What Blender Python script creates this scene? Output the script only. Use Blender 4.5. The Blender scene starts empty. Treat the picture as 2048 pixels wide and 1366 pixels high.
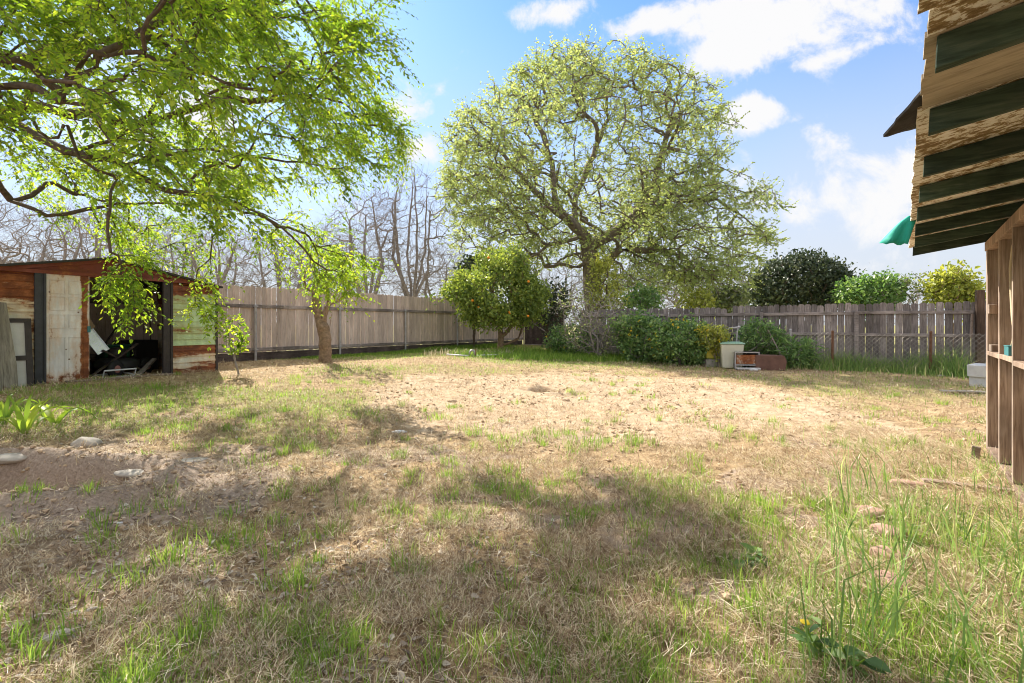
import bpy, math, numpy as np
from mathutils import Vector, Matrix, Quaternion
R = math.radians
F = 1000.0; HX = 1024.0; HY = 650.0; EYE = 1.25
col = bpy.context.scene.collection
rng = np.random.default_rng(7)

def at(px, py, Y):
    return np.array([(px-HX)/F*Y, Y, EYE-(py-HY)/F*Y])

# ------------------------------------------------------------------ noise
def _h(i, j, s):
    v = np.sin(i*127.1 + j*311.7 + s*74.7)*43758.5453
    return v-np.floor(v)
def vn(x, y, s=0):
    i = np.floor(x); j = np.floor(y); f = x-i; g = y-j
    f = f*f*(3-2*f); g = g*g*(3-2*g)
    return (_h(i,j,s)*(1-f)+_h(i+1,j,s)*f)*(1-g)+(_h(i,j+1,s)*(1-f)+_h(i+1,j+1,s)*f)*g
def fbm(x, y, s=0, o=4):
    t = 0; a = .5; n = 0
    for k in range(o):
        t = t+a*vn(x*2**k+k*9.1, y*2**k-k*5.3, s+k); n += a; a *= .5
    return t/n
def ss(x, a, b):
    t = np.clip((x-a)/(b-a), 0, 1); return t*t*(3-2*t)

# ------------------------------------------------------------------ ground height and cover masks
def ell(x, y, cx, cy, rx, ry, e=.35):
    d = np.sqrt(((x-cx)/rx)**2+((y-cy)/ry)**2)+(fbm(x*1.1, y*1.1, 31)-.5)*.7
    return 1-ss(d, 1-e, 1+e)
def m_tilled(x, y): return ell(x, y, 1.6, 8.3, 3.7, 3.0)
def m_dirt(x, y):
    a = ell(x, y, -3.2, 3.7, 1.7, .85)
    b = ell(x, y, -2.2, 2.6, .9, .5)*.5
    c = ell(x, y, 0.95, 2.35, .24, .10)*.8+ell(x, y, .1, 3.2, .35, .14)*.6+ell(x, y, -.6, 3.6, .5, .14)*.5
    d = ss(fbm(x*1.3, y*1.3, 55), .60, .70)*.55*(1-ss(y, 5, 8))
    return np.clip(np.maximum.reduce([a, b, c, d]), 0, 1)
def nperp(x, y): return -.82*x+.57*y
def m_green(x, y):
    a = ell(x, y, -4.3, 7.0, 3.4, 1.3)
    f = ss(nperp(x, y), 9.6, 10.6)*ss(y, 12, 14)
    g = ell(x, y, 1.3, 14.6, 3.4, 2.2)
    r = ss(y+.54*x, 15.9, 16.7)*ss(x, 2, 4)
    w = ell(x, y, 2.2, 2.6, 1.5, 2.0)*.8
    z = ss(fbm(x*.8, y*.8, 77), .50, .66)*.6
    lw = np.maximum.reduce([ell(x, y, 6.2, 9.8, 4.0, 2.0)*.62, ell(x, y, -1.5, 10.8, 3.2, 1.3)*.6, ell(x,y,-1.3,1.9,.7,.3)*.6, ell(x,y,.35,1.95,.3,.3)*.6, ell(x,y,2.2,12.6,3,1.2)*.6])
    q = ell(x, y, -4.6, 5.4, 1.4, .7)
    return np.clip(np.maximum.reduce([a*.8, f, g, r, w, z, lw, q*.7])*(1-.92*m_dirt(x, y))*(1-.7*m_tilled(x, y)), 0, 1)
def gz(x, y):
    x = np.asarray(x, float); y = np.asarray(y, float)
    s = ss(nperp(x, y), 2, 10.5)
    z = .16*ss(y, 7, 13)*(1-s)+.33*s
    z = z+(fbm(x*.7, y*.7, 3)-.5)*.05*ss(np.hypot(x, y), 1, 4)
    return z
def gzd(x, y):
    z = gz(x, y)
    # the dug hollow on the near left, with its thrown-up rim
    d = np.sqrt(((x+3.75)/.95)**2+((y-3.72)/.42)**2)+(fbm(x*2.2, y*2.2, 12)-.5)*.5
    z = z-.42*(1-ss(d, .45, 1.0))+.09*np.exp(-((d-1.15)/.22)**2)
    # small hole in the tilled soil
    d = np.sqrt(((x-.56)/.36)**2+((y-8.75)/.26)**2)+(fbm(x*5,y*5,2)-.5)*.6
    z = z-.20*(1-ss(d, .3, 1.0))+.05*np.exp(-((d-1.3)/.3)**2)*(fbm(x*9, y*9, 5)+.2)
    t = m_tilled(x, y); dd = m_dirt(x, y)
    z = z+(fbm(x*3, y*3, 8)-.5)*.06*t+(fbm(x*14, y*14, 9)-.5)*.03*t*(.3+1.2*ss(fbm(x*1.2,y*1.2,10),.4,.65))
    z = z+(fbm(x*5, y*5, 18)-.5)*.035+(fbm(x*20, y*20, 19)-.5)*.018
    return z

# ------------------------------------------------------------------ object helpers
def tag(o, label=None, cat=None, group=None, kind=None):
    if label: o['label'] = label
    if cat: o['category'] = cat
    if group: o['group'] = group
    if kind: o['kind'] = kind
    return o
def empty(name, loc=(0,0,0), rz=0, **k):
    o = bpy.data.objects.new(name, None); col.objects.link(o)
    o.location = [float(v) for v in loc]; o.rotation_euler = (0,0,rz); o.empty_display_size = .1
    return tag(o, **k)
def link(name, me, mats, parent=None):
    o = bpy.data.objects.new(name, me); col.objects.link(o)
    for m in (mats if isinstance(mats, (list, tuple)) else [mats]): me.materials.append(m)
    if parent is not None: o.parent = parent
    return o
def npmesh(name, V, loops, sizes, tint=None, smooth=False):
    me = bpy.data.meshes.new(name)
    V = np.ascontiguousarray(V, np.float32); loops = np.ascontiguousarray(loops, np.int32).ravel(); sizes = np.asarray(sizes, np.int32)
    me.vertices.add(len(V)); me.vertices.foreach_set('co', V.ravel())
    me.loops.add(len(loops)); me.loops.foreach_set('vertex_index', loops)
    st = np.concatenate([[0], np.cumsum(sizes)[:-1]]).astype(np.int32)
    me.polygons.add(len(sizes)); me.polygons.foreach_set('loop_start', st); me.polygons.foreach_set('loop_total', sizes)
    if tint is not None:
        a = me.attributes.new('tint', 'FLOAT', 'POINT'); a.data.foreach_set('value', np.ascontiguousarray(tint, np.float32))
    me.update(calc_edges=True); me.validate()
    me.polygons.foreach_set('use_smooth', np.full(len(me.polygons), bool(smooth)))
    return me

class MB:
    """collects solid shapes into one mesh, each with its own tint"""
    def __init__(s, M=None): s.v = []; s.f = []; s.t = []; s.m = []; s.M = M
    def add(s, vs, fs, tint=None, mi=0):
        b = len(s.v); t = rng.random() if tint is None else tint
        for p in vs:
            s.v.append(tuple(p)); s.t.append(t)
        for f in fs: s.f.append([i+b for i in f]); s.m.append(mi)
    def box(s, lo, hi, tint=None, M=None, mi=0, jit=0):
        x0,y0,z0 = lo; x1,y1,z1 = hi
        vs = [Vector(p) for p in ((x0,y0,z0),(x1,y0,z0),(x1,y1,z0),(x0,y1,z0),(x0,y0,z1),(x1,y0,z1),(x1,y1,z1),(x0,y1,z1))]
        if jit: vs = [v+Vector(((rng.random()-.5)*jit,(rng.random()-.5)*jit,(rng.random()-.5)*jit)) for v in vs]
        if M is not None: vs = [M@v for v in vs]
        s.add(vs, [(0,3,2,1),(4,5,6,7),(0,1,5,4),(1,2,6,5),(2,3,7,6),(3,0,4,7)], tint, mi)
    def beam(s, a, b, w, h, up=(0,0,1), tint=None, mi=0):
        a = Vector(a); b = Vector(b); d = (b-a); L = d.length; d.normalize(); u = Vector(up); sd = d.cross(u).normalized(); u = sd.cross(d)
        M = Matrix((( d.x, sd.x, u.x, a.x),(d.y, sd.y, u.y, a.y),(d.z, sd.z, u.z, a.z),(0,0,0,1)))
        s.box((0,-w/2,-h/2),(L,w/2,h/2), tint, M, mi)
    def prism(s, poly, y0, y1, tint=None, M=None, mi=0):
        n = len(poly); vs = [Vector((x,y0,z)) for x,z in poly]+[Vector((x,y1,z)) for x,z in poly]
        if M is not None: vs = [M@v for v in vs]
        fs = [tuple(range(n)), tuple(range(2*n-1,n-1,-1))]+[(i,i+n,(i+1)%n+n,(i+1)%n) for i in range(n)]
        s.add(vs, fs, tint, mi)
    def tube(s, pts, r, k=8, tint=None, mi=0, cap=True):
        pts = [Vector(p) for p in pts]; n = len(pts); rs = r if isinstance(r, (list,tuple)) else [r]*n
        vs = []; pu = None
        for i,p in enumerate(pts):
            d = (pts[min(i+1,n-1)]-pts[max(i-1,0)]).normalized()
            if pu is None: pu = d.orthogonal().normalized()
            pu = (pu-d*pu.dot(d)).normalized(); w = d.cross(pu)
            for j in range(k):
                a = 2*math.pi*j/k; vs.append(p+pu*math.cos(a)*rs[i]+w*math.sin(a)*rs[i])
        fs = [(i*k+j, i*k+(j+1)%k, (i+1)*k+(j+1)%k, (i+1)*k+j) for i in range(n-1) for j in range(k)]
        if cap: fs += [tuple(range(k-1,-1,-1)), tuple((n-1)*k+j for j in range(k))]
        s.add(vs, fs, tint, mi)
    def lathe(s, prof, c, axis='z', k=20, tint=None, mi=0):
        vs = []
        for r,h in prof:
            for j in range(k):
                a = 2*math.pi*j/k; u,w = r*math.cos(a), r*math.sin(a)
                p = (u,w,h) if axis=='z' else ((u,h,w) if axis=='y' else (h,u,w))
                vs.append((c[0]+p[0], c[1]+p[1], c[2]+p[2]))
        n = len(prof)
        fs = [(i*k+j, i*k+(j+1)%k, (i+1)*k+(j+1)%k, (i+1)*k+j) for i in range(n-1) for j in range(k)]
        fs += [tuple(range(k-1,-1,-1)), tuple((n-1)*k+j for j in range(k))]
        s.add(vs, fs, tint, mi)
    def build(s, name, mats, parent=None, bevel=0, smooth=False):
        V = np.array([tuple(v) for v in s.v], float)
        me = bpy.data.meshes.new(name); me.from_pydata(V.tolist(), [], s.f)
        a = me.attributes.new('tint','FLOAT','POINT'); a.data.foreach_set('value', np.array(s.t, np.float32))
        me.update(); o = link(name, me, mats, parent)
        me.polygons.foreach_set('material_index', np.array(s.m, np.int32))
        if smooth: me.polygons.foreach_set('use_smooth', np.ones(len(me.polygons), bool))
        if bevel:
            b = o.modifiers.new('bevel','BEVEL'); b.width = bevel; b.segments = 1; b.limit_method = 'ANGLE'
        return o

# ------------------------------------------------------------------ materials
def newmat(name):
    m = bpy.data.materials.new(name); m.use_nodes = True; nt = m.node_tree; nt.nodes.clear(); return m, nt
def N(nt, t, **k):
    n = nt.nodes.new(t)
    for a,v in k.items():
        if a == 'ins':
            for kk,vv in v.items(): n.inputs[kk].default_value = vv
        else: setattr(n, a, v)
    return n
def L(nt, a, b): nt.links.new(a, b)
def ramp(nt, fac, stops):
    r = N(nt, 'ShaderNodeValToRGB'); e = r.color_ramp.elements
    while len(e) < len(stops): e.new(.5)
    for k,(p,c) in enumerate(stops):
        e[k].position = p; e[k].color = (*c, 1) if len(c) == 3 else c
    L(nt, fac, r.inputs[0]); return r
def noise(nt, scale, detail=4, rough=.6, vec=None, dist=0):
    n = N(nt, 'ShaderNodeTexNoise'); n.inputs['Scale'].default_value = scale; n.inputs['Detail'].default_value = detail
    n.inputs['Roughness'].default_value = rough; n.inputs['Distortion'].default_value = dist
    if vec is not None: L(nt, vec, n.inputs['Vector'])
    return n
def mixc(nt, fac, a, b, mode='MIX'):
    m = N(nt, 'ShaderNodeMix', data_type='RGBA', blend_type=mode)
    for s,i in ((fac,0),(a,6),(b,7)):
        if hasattr(s, 'is_linked'): L(nt, s, m.inputs[i])
        elif i == 0: m.inputs[0].default_value = s
        else: m.inputs[i].default_value = (*s, 1)
    return m.outputs[2]
def math_(nt, op, a, b=None, c=None, clamp=False):
    m = N(nt, 'ShaderNodeMath', operation=op, use_clamp=clamp)
    for i,s in enumerate((a,b,c)):
        if s is None: continue
        if hasattr(s, 'is_linked'): L(nt, s, m.inputs[i])
        else: m.inputs[i].default_value = s
    return m.outputs[0]
def finish(nt, colr, rough=.8, bump=None, bstr=.3, bdist=.01, metal=0, spec=.3, transl=None):
    o = N(nt, 'ShaderNodeOutputMaterial'); p = N(nt, 'ShaderNodeBsdfPrincipled')
    if hasattr(colr, 'is_linked'): L(nt, colr, p.inputs['Base Color'])
    else: p.inputs['Base Color'].default_value = (*colr, 1)
    if hasattr(rough, 'is_linked'): L(nt, rough, p.inputs['Roughness'])
    else: p.inputs['Roughness'].default_value = rough
    p.inputs['Metallic'].default_value = metal; p.inputs['Specular IOR Level'].default_value = spec
    if bump is not None:
        b = N(nt, 'ShaderNodeBump'); b.inputs['Strength'].default_value = bstr; b.inputs['Distance'].default_value = bdist
        L(nt, bump, b.inputs['Height']); L(nt, b.outputs[0], p.inputs['Normal'])
    if transl:
        t = N(nt, 'ShaderNodeBsdfTranslucent'); L(nt, transl[1], t.inputs[0]); mx = N(nt, 'ShaderNodeMixShader'); mx.inputs[0].default_value = transl[0]
        L(nt, p.outputs[0], mx.inputs[1]); L(nt, t.outputs[0], mx.inputs[2]); L(nt, mx.outputs[0], o.inputs[0])
    else: L(nt, p.outputs[0], o.inputs[0])
def objc(nt, scale=(1,1,1)):
    t = N(nt, 'ShaderNodeTexCoord'); m = N(nt, 'ShaderNodeMapping'); m.inputs['Scale'].default_value = scale
    L(nt, t.outputs['Object'], m.inputs[0]); return m.outputs[0]
def tintn(nt): return N(nt, 'ShaderNodeAttribute', attribute_name='tint').outputs['Fac']
def shiftvec(nt, vec, t, amt=37.0):
    c = N(nt, 'ShaderNodeCombineXYZ'); m = math_(nt, 'MULTIPLY', t, amt)
    for i in range(3): L(nt, m, c.inputs[i])
    a = N(nt, 'ShaderNodeVectorMath', operation='ADD'); L(nt, vec, a.inputs[0]); L(nt, c.outputs[0], a.inputs[1]); return a.outputs[0]

def wood(name, dark, mid, light, grain=(14,14,1.2), stain=.5, rough=.85, knots=True, spread=.35, bump=.35):
    m, nt = newmat(name); t = tintn(nt)
    g = shiftvec(nt, objc(nt, grain), t); n1 = noise(nt, 3.2, 6, .65, g, .6)
    n2 = noise(nt, 1.5, 4, .6, shiftvec(nt, objc(nt, (1.4,1.4,.7)), t))
    c = ramp(nt, n1.outputs[0], [(.28,dark),(.5,mid),(.74,light)]).outputs[0]
    st = ramp(nt, n2.outputs[0], [(.38,(1-stain,)*3),(.62,(1,1,1))]).outputs[0]
    c = mixc(nt, 1, c, st, 'MULTIPLY')
    lo = 1-spread; tt = ramp(nt, t, [(0,(lo,lo*.985,lo*.97)),(1,(1+spread*.5,1+spread*.42,1+spread*.35))]).outputs[0]
    c = mixc(nt, 1, c, tt, 'MULTIPLY')
    if knots:
        v = N(nt, 'ShaderNodeTexVoronoi'); v.inputs['Scale'].default_value = 4.2
        L(nt, shiftvec(nt, objc(nt, (1.3,1.3,.8)), t, 11), v.inputs['Vector'])
        k = ramp(nt, v.outputs['Distance'], [(.03,(1,1,1)),(.10,(0,0,0))]).outputs[0]
        c = mixc(nt, math_(nt, 'MULTIPLY', k, .7), c, tuple(x*.45 for x in dark))
    finish(nt, c, rough, n1.outputs[0], bump, .006); return m

def leafmat(name, dark, mid, light, tr=.45, trc=None, rough=.5):
    m, nt = newmat(name); t = tintn(nt)
    n = noise(nt, 1.1, 2, .5, objc(nt)); f = math_(nt, 'ADD', math_(nt, 'MULTIPLY', t, .62), math_(nt, 'MULTIPLY', n.outputs[0], .38))
    c = ramp(nt, f, [(.18,dark),(.5,mid),(.84,light)]).outputs[0]
    g = N(nt, 'ShaderNodeNewGeometry'); c2 = mixc(nt, math_(nt, 'MULTIPLY', g.outputs['Backfacing'], .35), c, tuple(min(1, x*1.4+.03) for x in mid))
    tc = mixc(nt, 1, c, trc or (2.2,2.0,.9), 'MULTIPLY')
    finish(nt, c2, rough, spec=.35, transl=(tr, tc)); return m

def plain(name, c, rough=.6, metal=0, var=.25, sc=6, bump=.15, spec=.4):
    m, nt = newmat(name); n = noise(nt, sc, 5, .65, objc(nt))
    r = ramp(nt, n.outputs[0], [(.3,tuple(x*(1-var) for x in c)),(.7,tuple(min(1,x*(1+var*.6)) for x in c))]).outputs[0]
    finish(nt, r, rough, n.outputs[0], bump, .004, metal, spec); return m

def rusty(name, paint, amt, sc=2.4, band=None, rough=.55, streak=(1,1,.45)):
    """paint flaking to rust; band: list of (z0,z1) heights in object space where rust has eaten most"""
    m, nt = newmat(name); v = objc(nt, streak)
    n = noise(nt, sc, 8, .68, v, .3); n2 = noise(nt, sc*7, 5, .7, objc(nt))
    f = math_(nt, 'ADD', n.outputs[0], math_(nt, 'MULTIPLY', math_(nt, 'SUBTRACT', n2.outputs[0], .5), .22))
    if band:
        sp = N(nt, 'ShaderNodeSeparateXYZ'); L(nt, objc(nt), sp.inputs[0])
        for ax,a,b,k in band:
            mid = (a+b)/2; hw = (b-a)/2
            d = math_(nt, 'DIVIDE', math_(nt, 'ABSOLUTE', math_(nt, 'SUBTRACT', sp.outputs[ax], mid)), hw)
            g = math_(nt, 'MULTIPLY', math_(nt, 'SUBTRACT', 1.4, d, clamp=True), k); f = math_(nt, 'ADD', f, g)
    rn = noise(nt, 4.5, 8, .72, objc(nt, (1,1,1.6)))
    rust = ramp(nt, rn.outputs[0], [(.28,(.085,.026,.014)),(.48,(.20,.062,.022)),(.62,(.36,.13,.045)),(.78,(.48,.25,.12))]).outputs[0]
    edge = 1-amt
    k = ramp(nt, f, [(edge-.05,(0,0,0)),(edge+.02,(1,1,1))]).outputs[0]
    halo = ramp(nt, f, [(edge-.17,(0,0,0)),(edge-.02,(.65,.65,.65))]).outputs[0]
    dirt = ramp(nt, noise(nt, 3, 5, .6, objc(nt, (3,3,.8))).outputs[0], [(.35,tuple(x*.72 for x in paint)),(.65,paint)]).outputs[0]
    c = mixc(nt, halo, dirt, (paint[0]*.75, paint[1]*.5, paint[2]*.3)); c = mixc(nt, k, c, rust)
    v2 = N(nt, 'ShaderNodeTexVoronoi'); v2.inputs['Scale'].default_value = 7; L(nt, objc(nt, (1,.2,1)), v2.inputs['Vector'])
    sp2 = ramp(nt, v2.outputs['Distance'], [(.05,(1,1,1)),(.11,(0,0,0))]).outputs[0]
    sp2 = math_(nt, 'MULTIPLY', sp2, ramp(nt, v2.outputs['Color'], [(.62,(0,0,0)),(.66,(1,1,1))]).outputs[0])
    c = mixc(nt, sp2, c, (.12,.04,.02))
    finish(nt, c, rough, f, .25, .004); return m

M = {}
M['fence_l'] = wood('lilac weathered cedar', (.46,.36,.325), (.64,.53,.485), (.76,.65,.60), spread=.2, stain=.22)
M['fence_r'] = wood('grey weathered cedar', (.15,.13,.13), (.31,.275,.275), (.54,.50,.50), spread=.45, stain=.4)
M['rail'] = wood('weathered rail', (.20,.17,.16), (.38,.33,.32), (.52,.46,.45), grain=(2,2,14), knots=False, spread=.2)
M['kick'] = wood('dark kickboard', (.07,.052,.05), (.13,.10,.095), (.19,.15,.14), grain=(2,2,14), spread=.2)
M['post_wood'] = wood('brown post', (.06,.036,.026), (.13,.085,.062), (.20,.14,.105))
M['stud'] = wood('pinkish brown stud', (.22,.155,.115), (.46,.365,.30), (.64,.54,.46), grain=(16,16,.9), stain=.5)
M['stud_edge'] = wood('old stud', (.20,.13,.09), (.42,.31,.24), (.58,.46,.37), grain=(16,16,.9), stain=.5)
M['siding'] = wood('rough brown siding', (.11,.06,.035), (.30,.19,.115), (.48,.34,.23), grain=(7,7,.8), stain=.6)
M['rafter'] = wood('green stained rafter', (.022,.042,.028), (.060,.100,.070), (.14,.175,.13), grain=(12,1.2,12), knots=False, stain=.5)
M['sheath_board'] = wood('tan sheathing boards', (.42,.35,.26), (.62,.54,.42), (.76,.68,.56), grain=(14,1.0,14), knots=False, stain=.25)
M['old_plank'] = wood('grey cracked plank', (.10,.095,.08), (.27,.255,.215), (.42,.40,.35), grain=(10,10,1), stain=.45)
M['ground_plank'] = wood('pink grey lath', (.22,.16,.13), (.42,.33,.28), (.55,.46,.40), grain=(1.2,10,10), stain=.2)
M['green_paint'] = None

def m_osb():
    m, nt = newmat('peeling painted plywood')
    n = noise(nt, 27, 5, .7, objc(nt, (1,.7,1)), .2); n2 = noise(nt, 2.5, 3, .5, objc(nt))
    f = math_(nt, 'ADD', n.outputs[0], math_(nt, 'MULTIPLY', math_(nt, 'SUBTRACT', n2.outputs[0], .5), .4))
    c = ramp(nt, f, [(.36,(.22,.145,.07)),(.46,(.36,.26,.13)),(.50,(.82,.77,.66)),(.6,(.92,.90,.85))]).outputs[0]
    finish(nt, c, .8, n.outputs[0], .6, .01); return m
M['osb'] = m_osb()

def m_ground():
    m, nt = newmat('dry lawn soil')
    def at_(n): return N(nt, 'ShaderNodeAttribute', attribute_name=n).outputs['Fac']
    P = objc(nt)
    nb = noise(nt, .9, 5, .6, P); nm = noise(nt, 7, 6, .7, P); nf = noise(nt, 55, 6, .75, P, .4); ns = noise(nt, 120, 3, .7, objc(nt, (1,.35,1)), 1.5)
    straw = ramp(nt, nf.outputs[0], [(.3,(.20,.135,.08)),(.46,(.42,.31,.19)),(.6,(.58,.45,.29)),(.75,(.70,.58,.40))]).outputs[0]
    straw = mixc(nt, 1, straw, ramp(nt, nm.outputs[0], [(.34,(.42,.38,.34)),(.62,(1.08,1.04,.97))]).outputs[0], 'MULTIPLY')
    soil = ramp(nt, nf.outputs[0], [(.28,(.17,.125,.095)),(.5,(.36,.28,.22)),(.68,(.49,.40,.33)),(.8,(.60,.51,.43))]).outputs[0]
    tilled = ramp(nt, nm.outputs[0], [(.3,(.34,.225,.135)),(.48,(.50,.38,.26)),(.66,(.60,.48,.35))]).outputs[0]
    tilled = mixc(nt, .55, tilled, mixc(nt, 1, tilled, ramp(nt, nf.outputs[0], [(.35,(.5,.47,.43)),(.62,(1.25,1.22,1.18))]).outputs[0], 'MULTIPLY'))
    green = ramp(nt, nf.outputs[0], [(.3,(.10,.12,.035)),(.5,(.24,.26,.08)),(.7,(.42,.41,.17))]).outputs[0]
    j = math_(nt, 'MULTIPLY', math_(nt, 'SUBTRACT', nm.outputs[0], .5), 1.3)
    def msk(a, lo=.3, hi=.7): return ramp(nt, math_(nt, 'ADD', at_(a), j), [(lo,(0,0,0)),(hi,(1,1,1))]).outputs[0]
    c = mixc(nt, msk('tilled'), straw, tilled)
    c = mixc(nt, math_(nt, 'MULTIPLY', msk('green',.4,.9), .75), c, green)
    c = mixc(nt, msk('dirt'), c, soil)
    h = math_(nt, 'ADD', math_(nt, 'MULTIPLY', nm.outputs[0], .7), math_(nt, 'MULTIPLY', nf.outputs[0], .5))
    finish(nt, c, .95, h, .8, .03, spec=.1); return m
M['ground'] = m_ground()

def m_blade(name, stops, tr=.3, k=1.5):
    m, nt = newmat(name); t = tintn(nt); c = ramp(nt, t, stops).outputs[0]
    tc = mixc(nt, 1, c, (k,k,k*.8), 'MULTIPLY'); finish(nt, c, .6, spec=.3, transl=(tr, tc)); return m
M['straw'] = m_blade('straw', [(0,(.07,.04,.022)),(.30,(.24,.15,.085)),(.6,(.58,.46,.30)),(1,(.86,.77,.59))], .15)
M['grass'] = m_blade('green grass', [(0,(.08,.15,.03)),(.4,(.17,.30,.05)),(.75,(.29,.42,.07)),(1,(.46,.52,.16))], .45)
M['tallgrass'] = m_blade('tall grass', [(0,(.11,.20,.06)),(.35,(.20,.33,.10)),(.7,(.36,.47,.16)),(.85,(.55,.52,.26)),(1,(.72,.64,.42))], .4)
M['clod'] = plain('soil clod', (.50,.37,.25), .95, var=.3, sc=14, bump=.5, spec=.1)
M['stone'] = plain('pale stone', (.42,.38,.33), .85, var=.35, sc=9, bump=.4)
M['brick'] = plain('pink brick', (.44,.28,.22), .9, var=.35, sc=16, bump=.6)
M['litter'] = m_blade('dead leaf', [(0,(.14,.10,.075)),(.5,(.36,.29,.22)),(1,(.62,.56,.48))], .1)
M['bark_d'] = plain('dark bark', (.12,.088,.066), .95, var=.5, sc=18, bump=.9)
M['bark_g'] = plain('grey bark', (.30,.265,.25), .95, var=.4, sc=10, bump=.8)
M['bark_b'] = plain('brown bark', (.26,.185,.125), .95, var=.5, sc=16, bump=1.0)
M['bark_big'] = plain('old tree bark', (.20,.165,.135), .95, var=.45, sc=6, bump=.9)
M['leaf_near'] = leafmat('fresh elm leaf', (.06,.13,.026), (.15,.27,.042), (.36,.46,.075), .60, (2.5,2.1,.7))
M['leaf_big'] = leafmat('young spring leaf', (.17,.235,.10), (.32,.40,.18), (.52,.57,.28), .45, (1.7,1.6,.9))
M['leaf_orange'] = leafmat('citrus leaf', (.085,.14,.045), (.20,.28,.075), (.42,.48,.13), .38, (1.8,1.7,.7), .4)
M['leaf_dark'] = leafmat('dark evergreen leaf', (.020,.036,.020), (.055,.08,.045), (.17,.19,.12), .12, (1.5,1.6,.8), .38)
M['leaf_shrub'] = leafmat('shrub leaf', (.06,.13,.05), (.15,.26,.09), (.32,.42,.17), .32, (1.6,1.7,.8), .42)
M['leaf_grey'] = leafmat('grey green leaf', (.09,.12,.06), (.21,.25,.12), (.40,.42,.20), .32, (1.5,1.6,.9))
M['leaf_yellow'] = leafmat('yellow green leaf', (.17,.22,.05), (.34,.38,.09), (.54,.56,.16), .4, (1.5,1.4,.6))
M['flower'] = plain('yellow petal', (.75,.55,.02), .6, var=.15, bump=0)
M['fruit'] = plain('orange peel', (.85,.30,.02), .5, var=.12, sc=20)
M['galv'] = plain('galvanised steel', (.42,.41,.43), .5, .4, var=.25, sc=12)
M['rustpipe'] = plain('rusted pipe', (.19,.095,.055), .85, .1, var=.45, sc=20, bump=.5)
M['wire'] = plain('chain link wire', (.36,.33,.30), .6, .3, var=.2)
M['black'] = plain('black rubber', (.018,.018,.02), .7, var=.3)
M['darkmetal'] = plain('dark brown painted steel', (.045,.036,.036), .55, var=.4, sc=10)
M['bluepost'] = plain('slate steel trim', (.05,.055,.07), .5, var=.35, sc=8)
M['redfascia'] = rusty('red primer fascia', (.25,.075,.055), .42, 1.6)
M['whitedoor'] = rusty('white door', (.84,.83,.84), .37, 1.9, band=[('X',.50,.60,.26),('Z',-.05,.20,.16)], streak=(1,1,.4))
M['siding_rust'] = rusty('rusted siding', (.80,.75,.62), .44, 1.5, band=[('Z',1.3,1.95,.16)], streak=(.4,.4,2.6))
M['greenpanel'] = rusty('pale green siding', (.56,.72,.42), .36, 1.3, band=[('Z',1.52,1.80,.30)], streak=(.5,.5,2.4))
M['creampanel'] = rusty('cream rusted siding', (.80,.77,.66), .46, 1.6, band=[('Z',.35,.55,.2)], streak=(.4,.4,2.8))
M['inwall'] = rusty('inside siding', (.80,.76,.66), .32, 1.5, band=[('Z',.75,1.0,.2)], streak=(.5,.5,2))
M['roofsheet'] = plain('dark roof sheet', (.045,.045,.042), .8, var=.4)
M['tarpaper'] = plain('tar paper', (.06,.055,.055), .9, var=.5, sc=20, bump=.7)
M['aqua'] = plain('aqua cloth', (.02,.36,.27), .7, var=.15)
M['teal'] = plain('teal box', (.05,.20,.22), .5, var=.15)
M['conduit'] = plain('cream cable', (.46,.38,.24), .6, var=.15)
M['binbody'] = plain('pale beige plastic', (.62,.62,.52), .6, var=.12, sc=3)
M['binlid'] = plain('mint plastic', (.34,.55,.45), .5, var=.1)
M['whitebox'] = plain('white enamel', (.66,.66,.67), .55, var=.15)
M['yellow'] = plain('yellow plastic', (.62,.55,.08), .5, var=.12)
M['ovenrust'] = rusty('rusted enamel', (.6,.58,.56), .56, 2.2)
M['brownbox'] = plain('brown weathered board', (.16,.085,.065), .8, var=.35, sc=5)
M['foil'] = plain('bright sheet metal', (.62,.66,.72), .25, .8, var=.12)
M['cardboard'] = plain('tan cardboard', (.34,.25,.16), .8, var=.15)
M['greenbox'] = plain('dark green plastic', (.02,.09,.06), .5, var=.2)
M['pvc'] = plain('white pipe', (.62,.63,.68), .45, var=.12)
M['redhub'] = plain('faded red hub', (.35,.16,.15), .6, var=.2)
M['concrete'] = plain('concrete', (.38,.36,.33), .9, var=.25, sc=12, bump=.5)
M['iris'] = leafmat('iris blade', (.12,.22,.03), (.24,.38,.06), (.42,.52,.10), .45, (1.5,1.4,.7))
M['petunia'] = plain('pink scrap', (.6,.25,.35), .6)

# ------------------------------------------------------------------ leaves, blades, clods as mass meshes
def unit(v): return v/np.maximum(np.linalg.norm(v, axis=1, keepdims=True), 1e-9)
def leafmesh(name, P, D, Nn, Ln, W, tint, fold=.18):
    n = len(P); D = unit(D); S = unit(np.cross(D, Nn)); Nn = np.cross(S, D)
    Ln = Ln[:,None]; W = W[:,None]; f = fold*W
    V = np.empty((n,6,3)); V[:,0] = P; V[:,3] = P+D*Ln-Nn*Ln*.08
    V[:,1] = P+D*Ln*.30+S*W*.46+Nn*f; V[:,2] = P+D*Ln*.68+S*W*.36+Nn*f*.6
    V[:,5] = P+D*Ln*.30-S*W*.46+Nn*f; V[:,4] = P+D*Ln*.68-S*W*.36+Nn*f*.6
    b = (np.arange(n)*6)[:,None]
    loops = np.concatenate([b+np.array([[0,1,2,3]]), b+np.array([[0,3,4,5]])], 1).ravel()
    return npmesh(name, V.reshape(-1,3), loops, np.full(2*n,4), np.repeat(tint,6))
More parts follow.
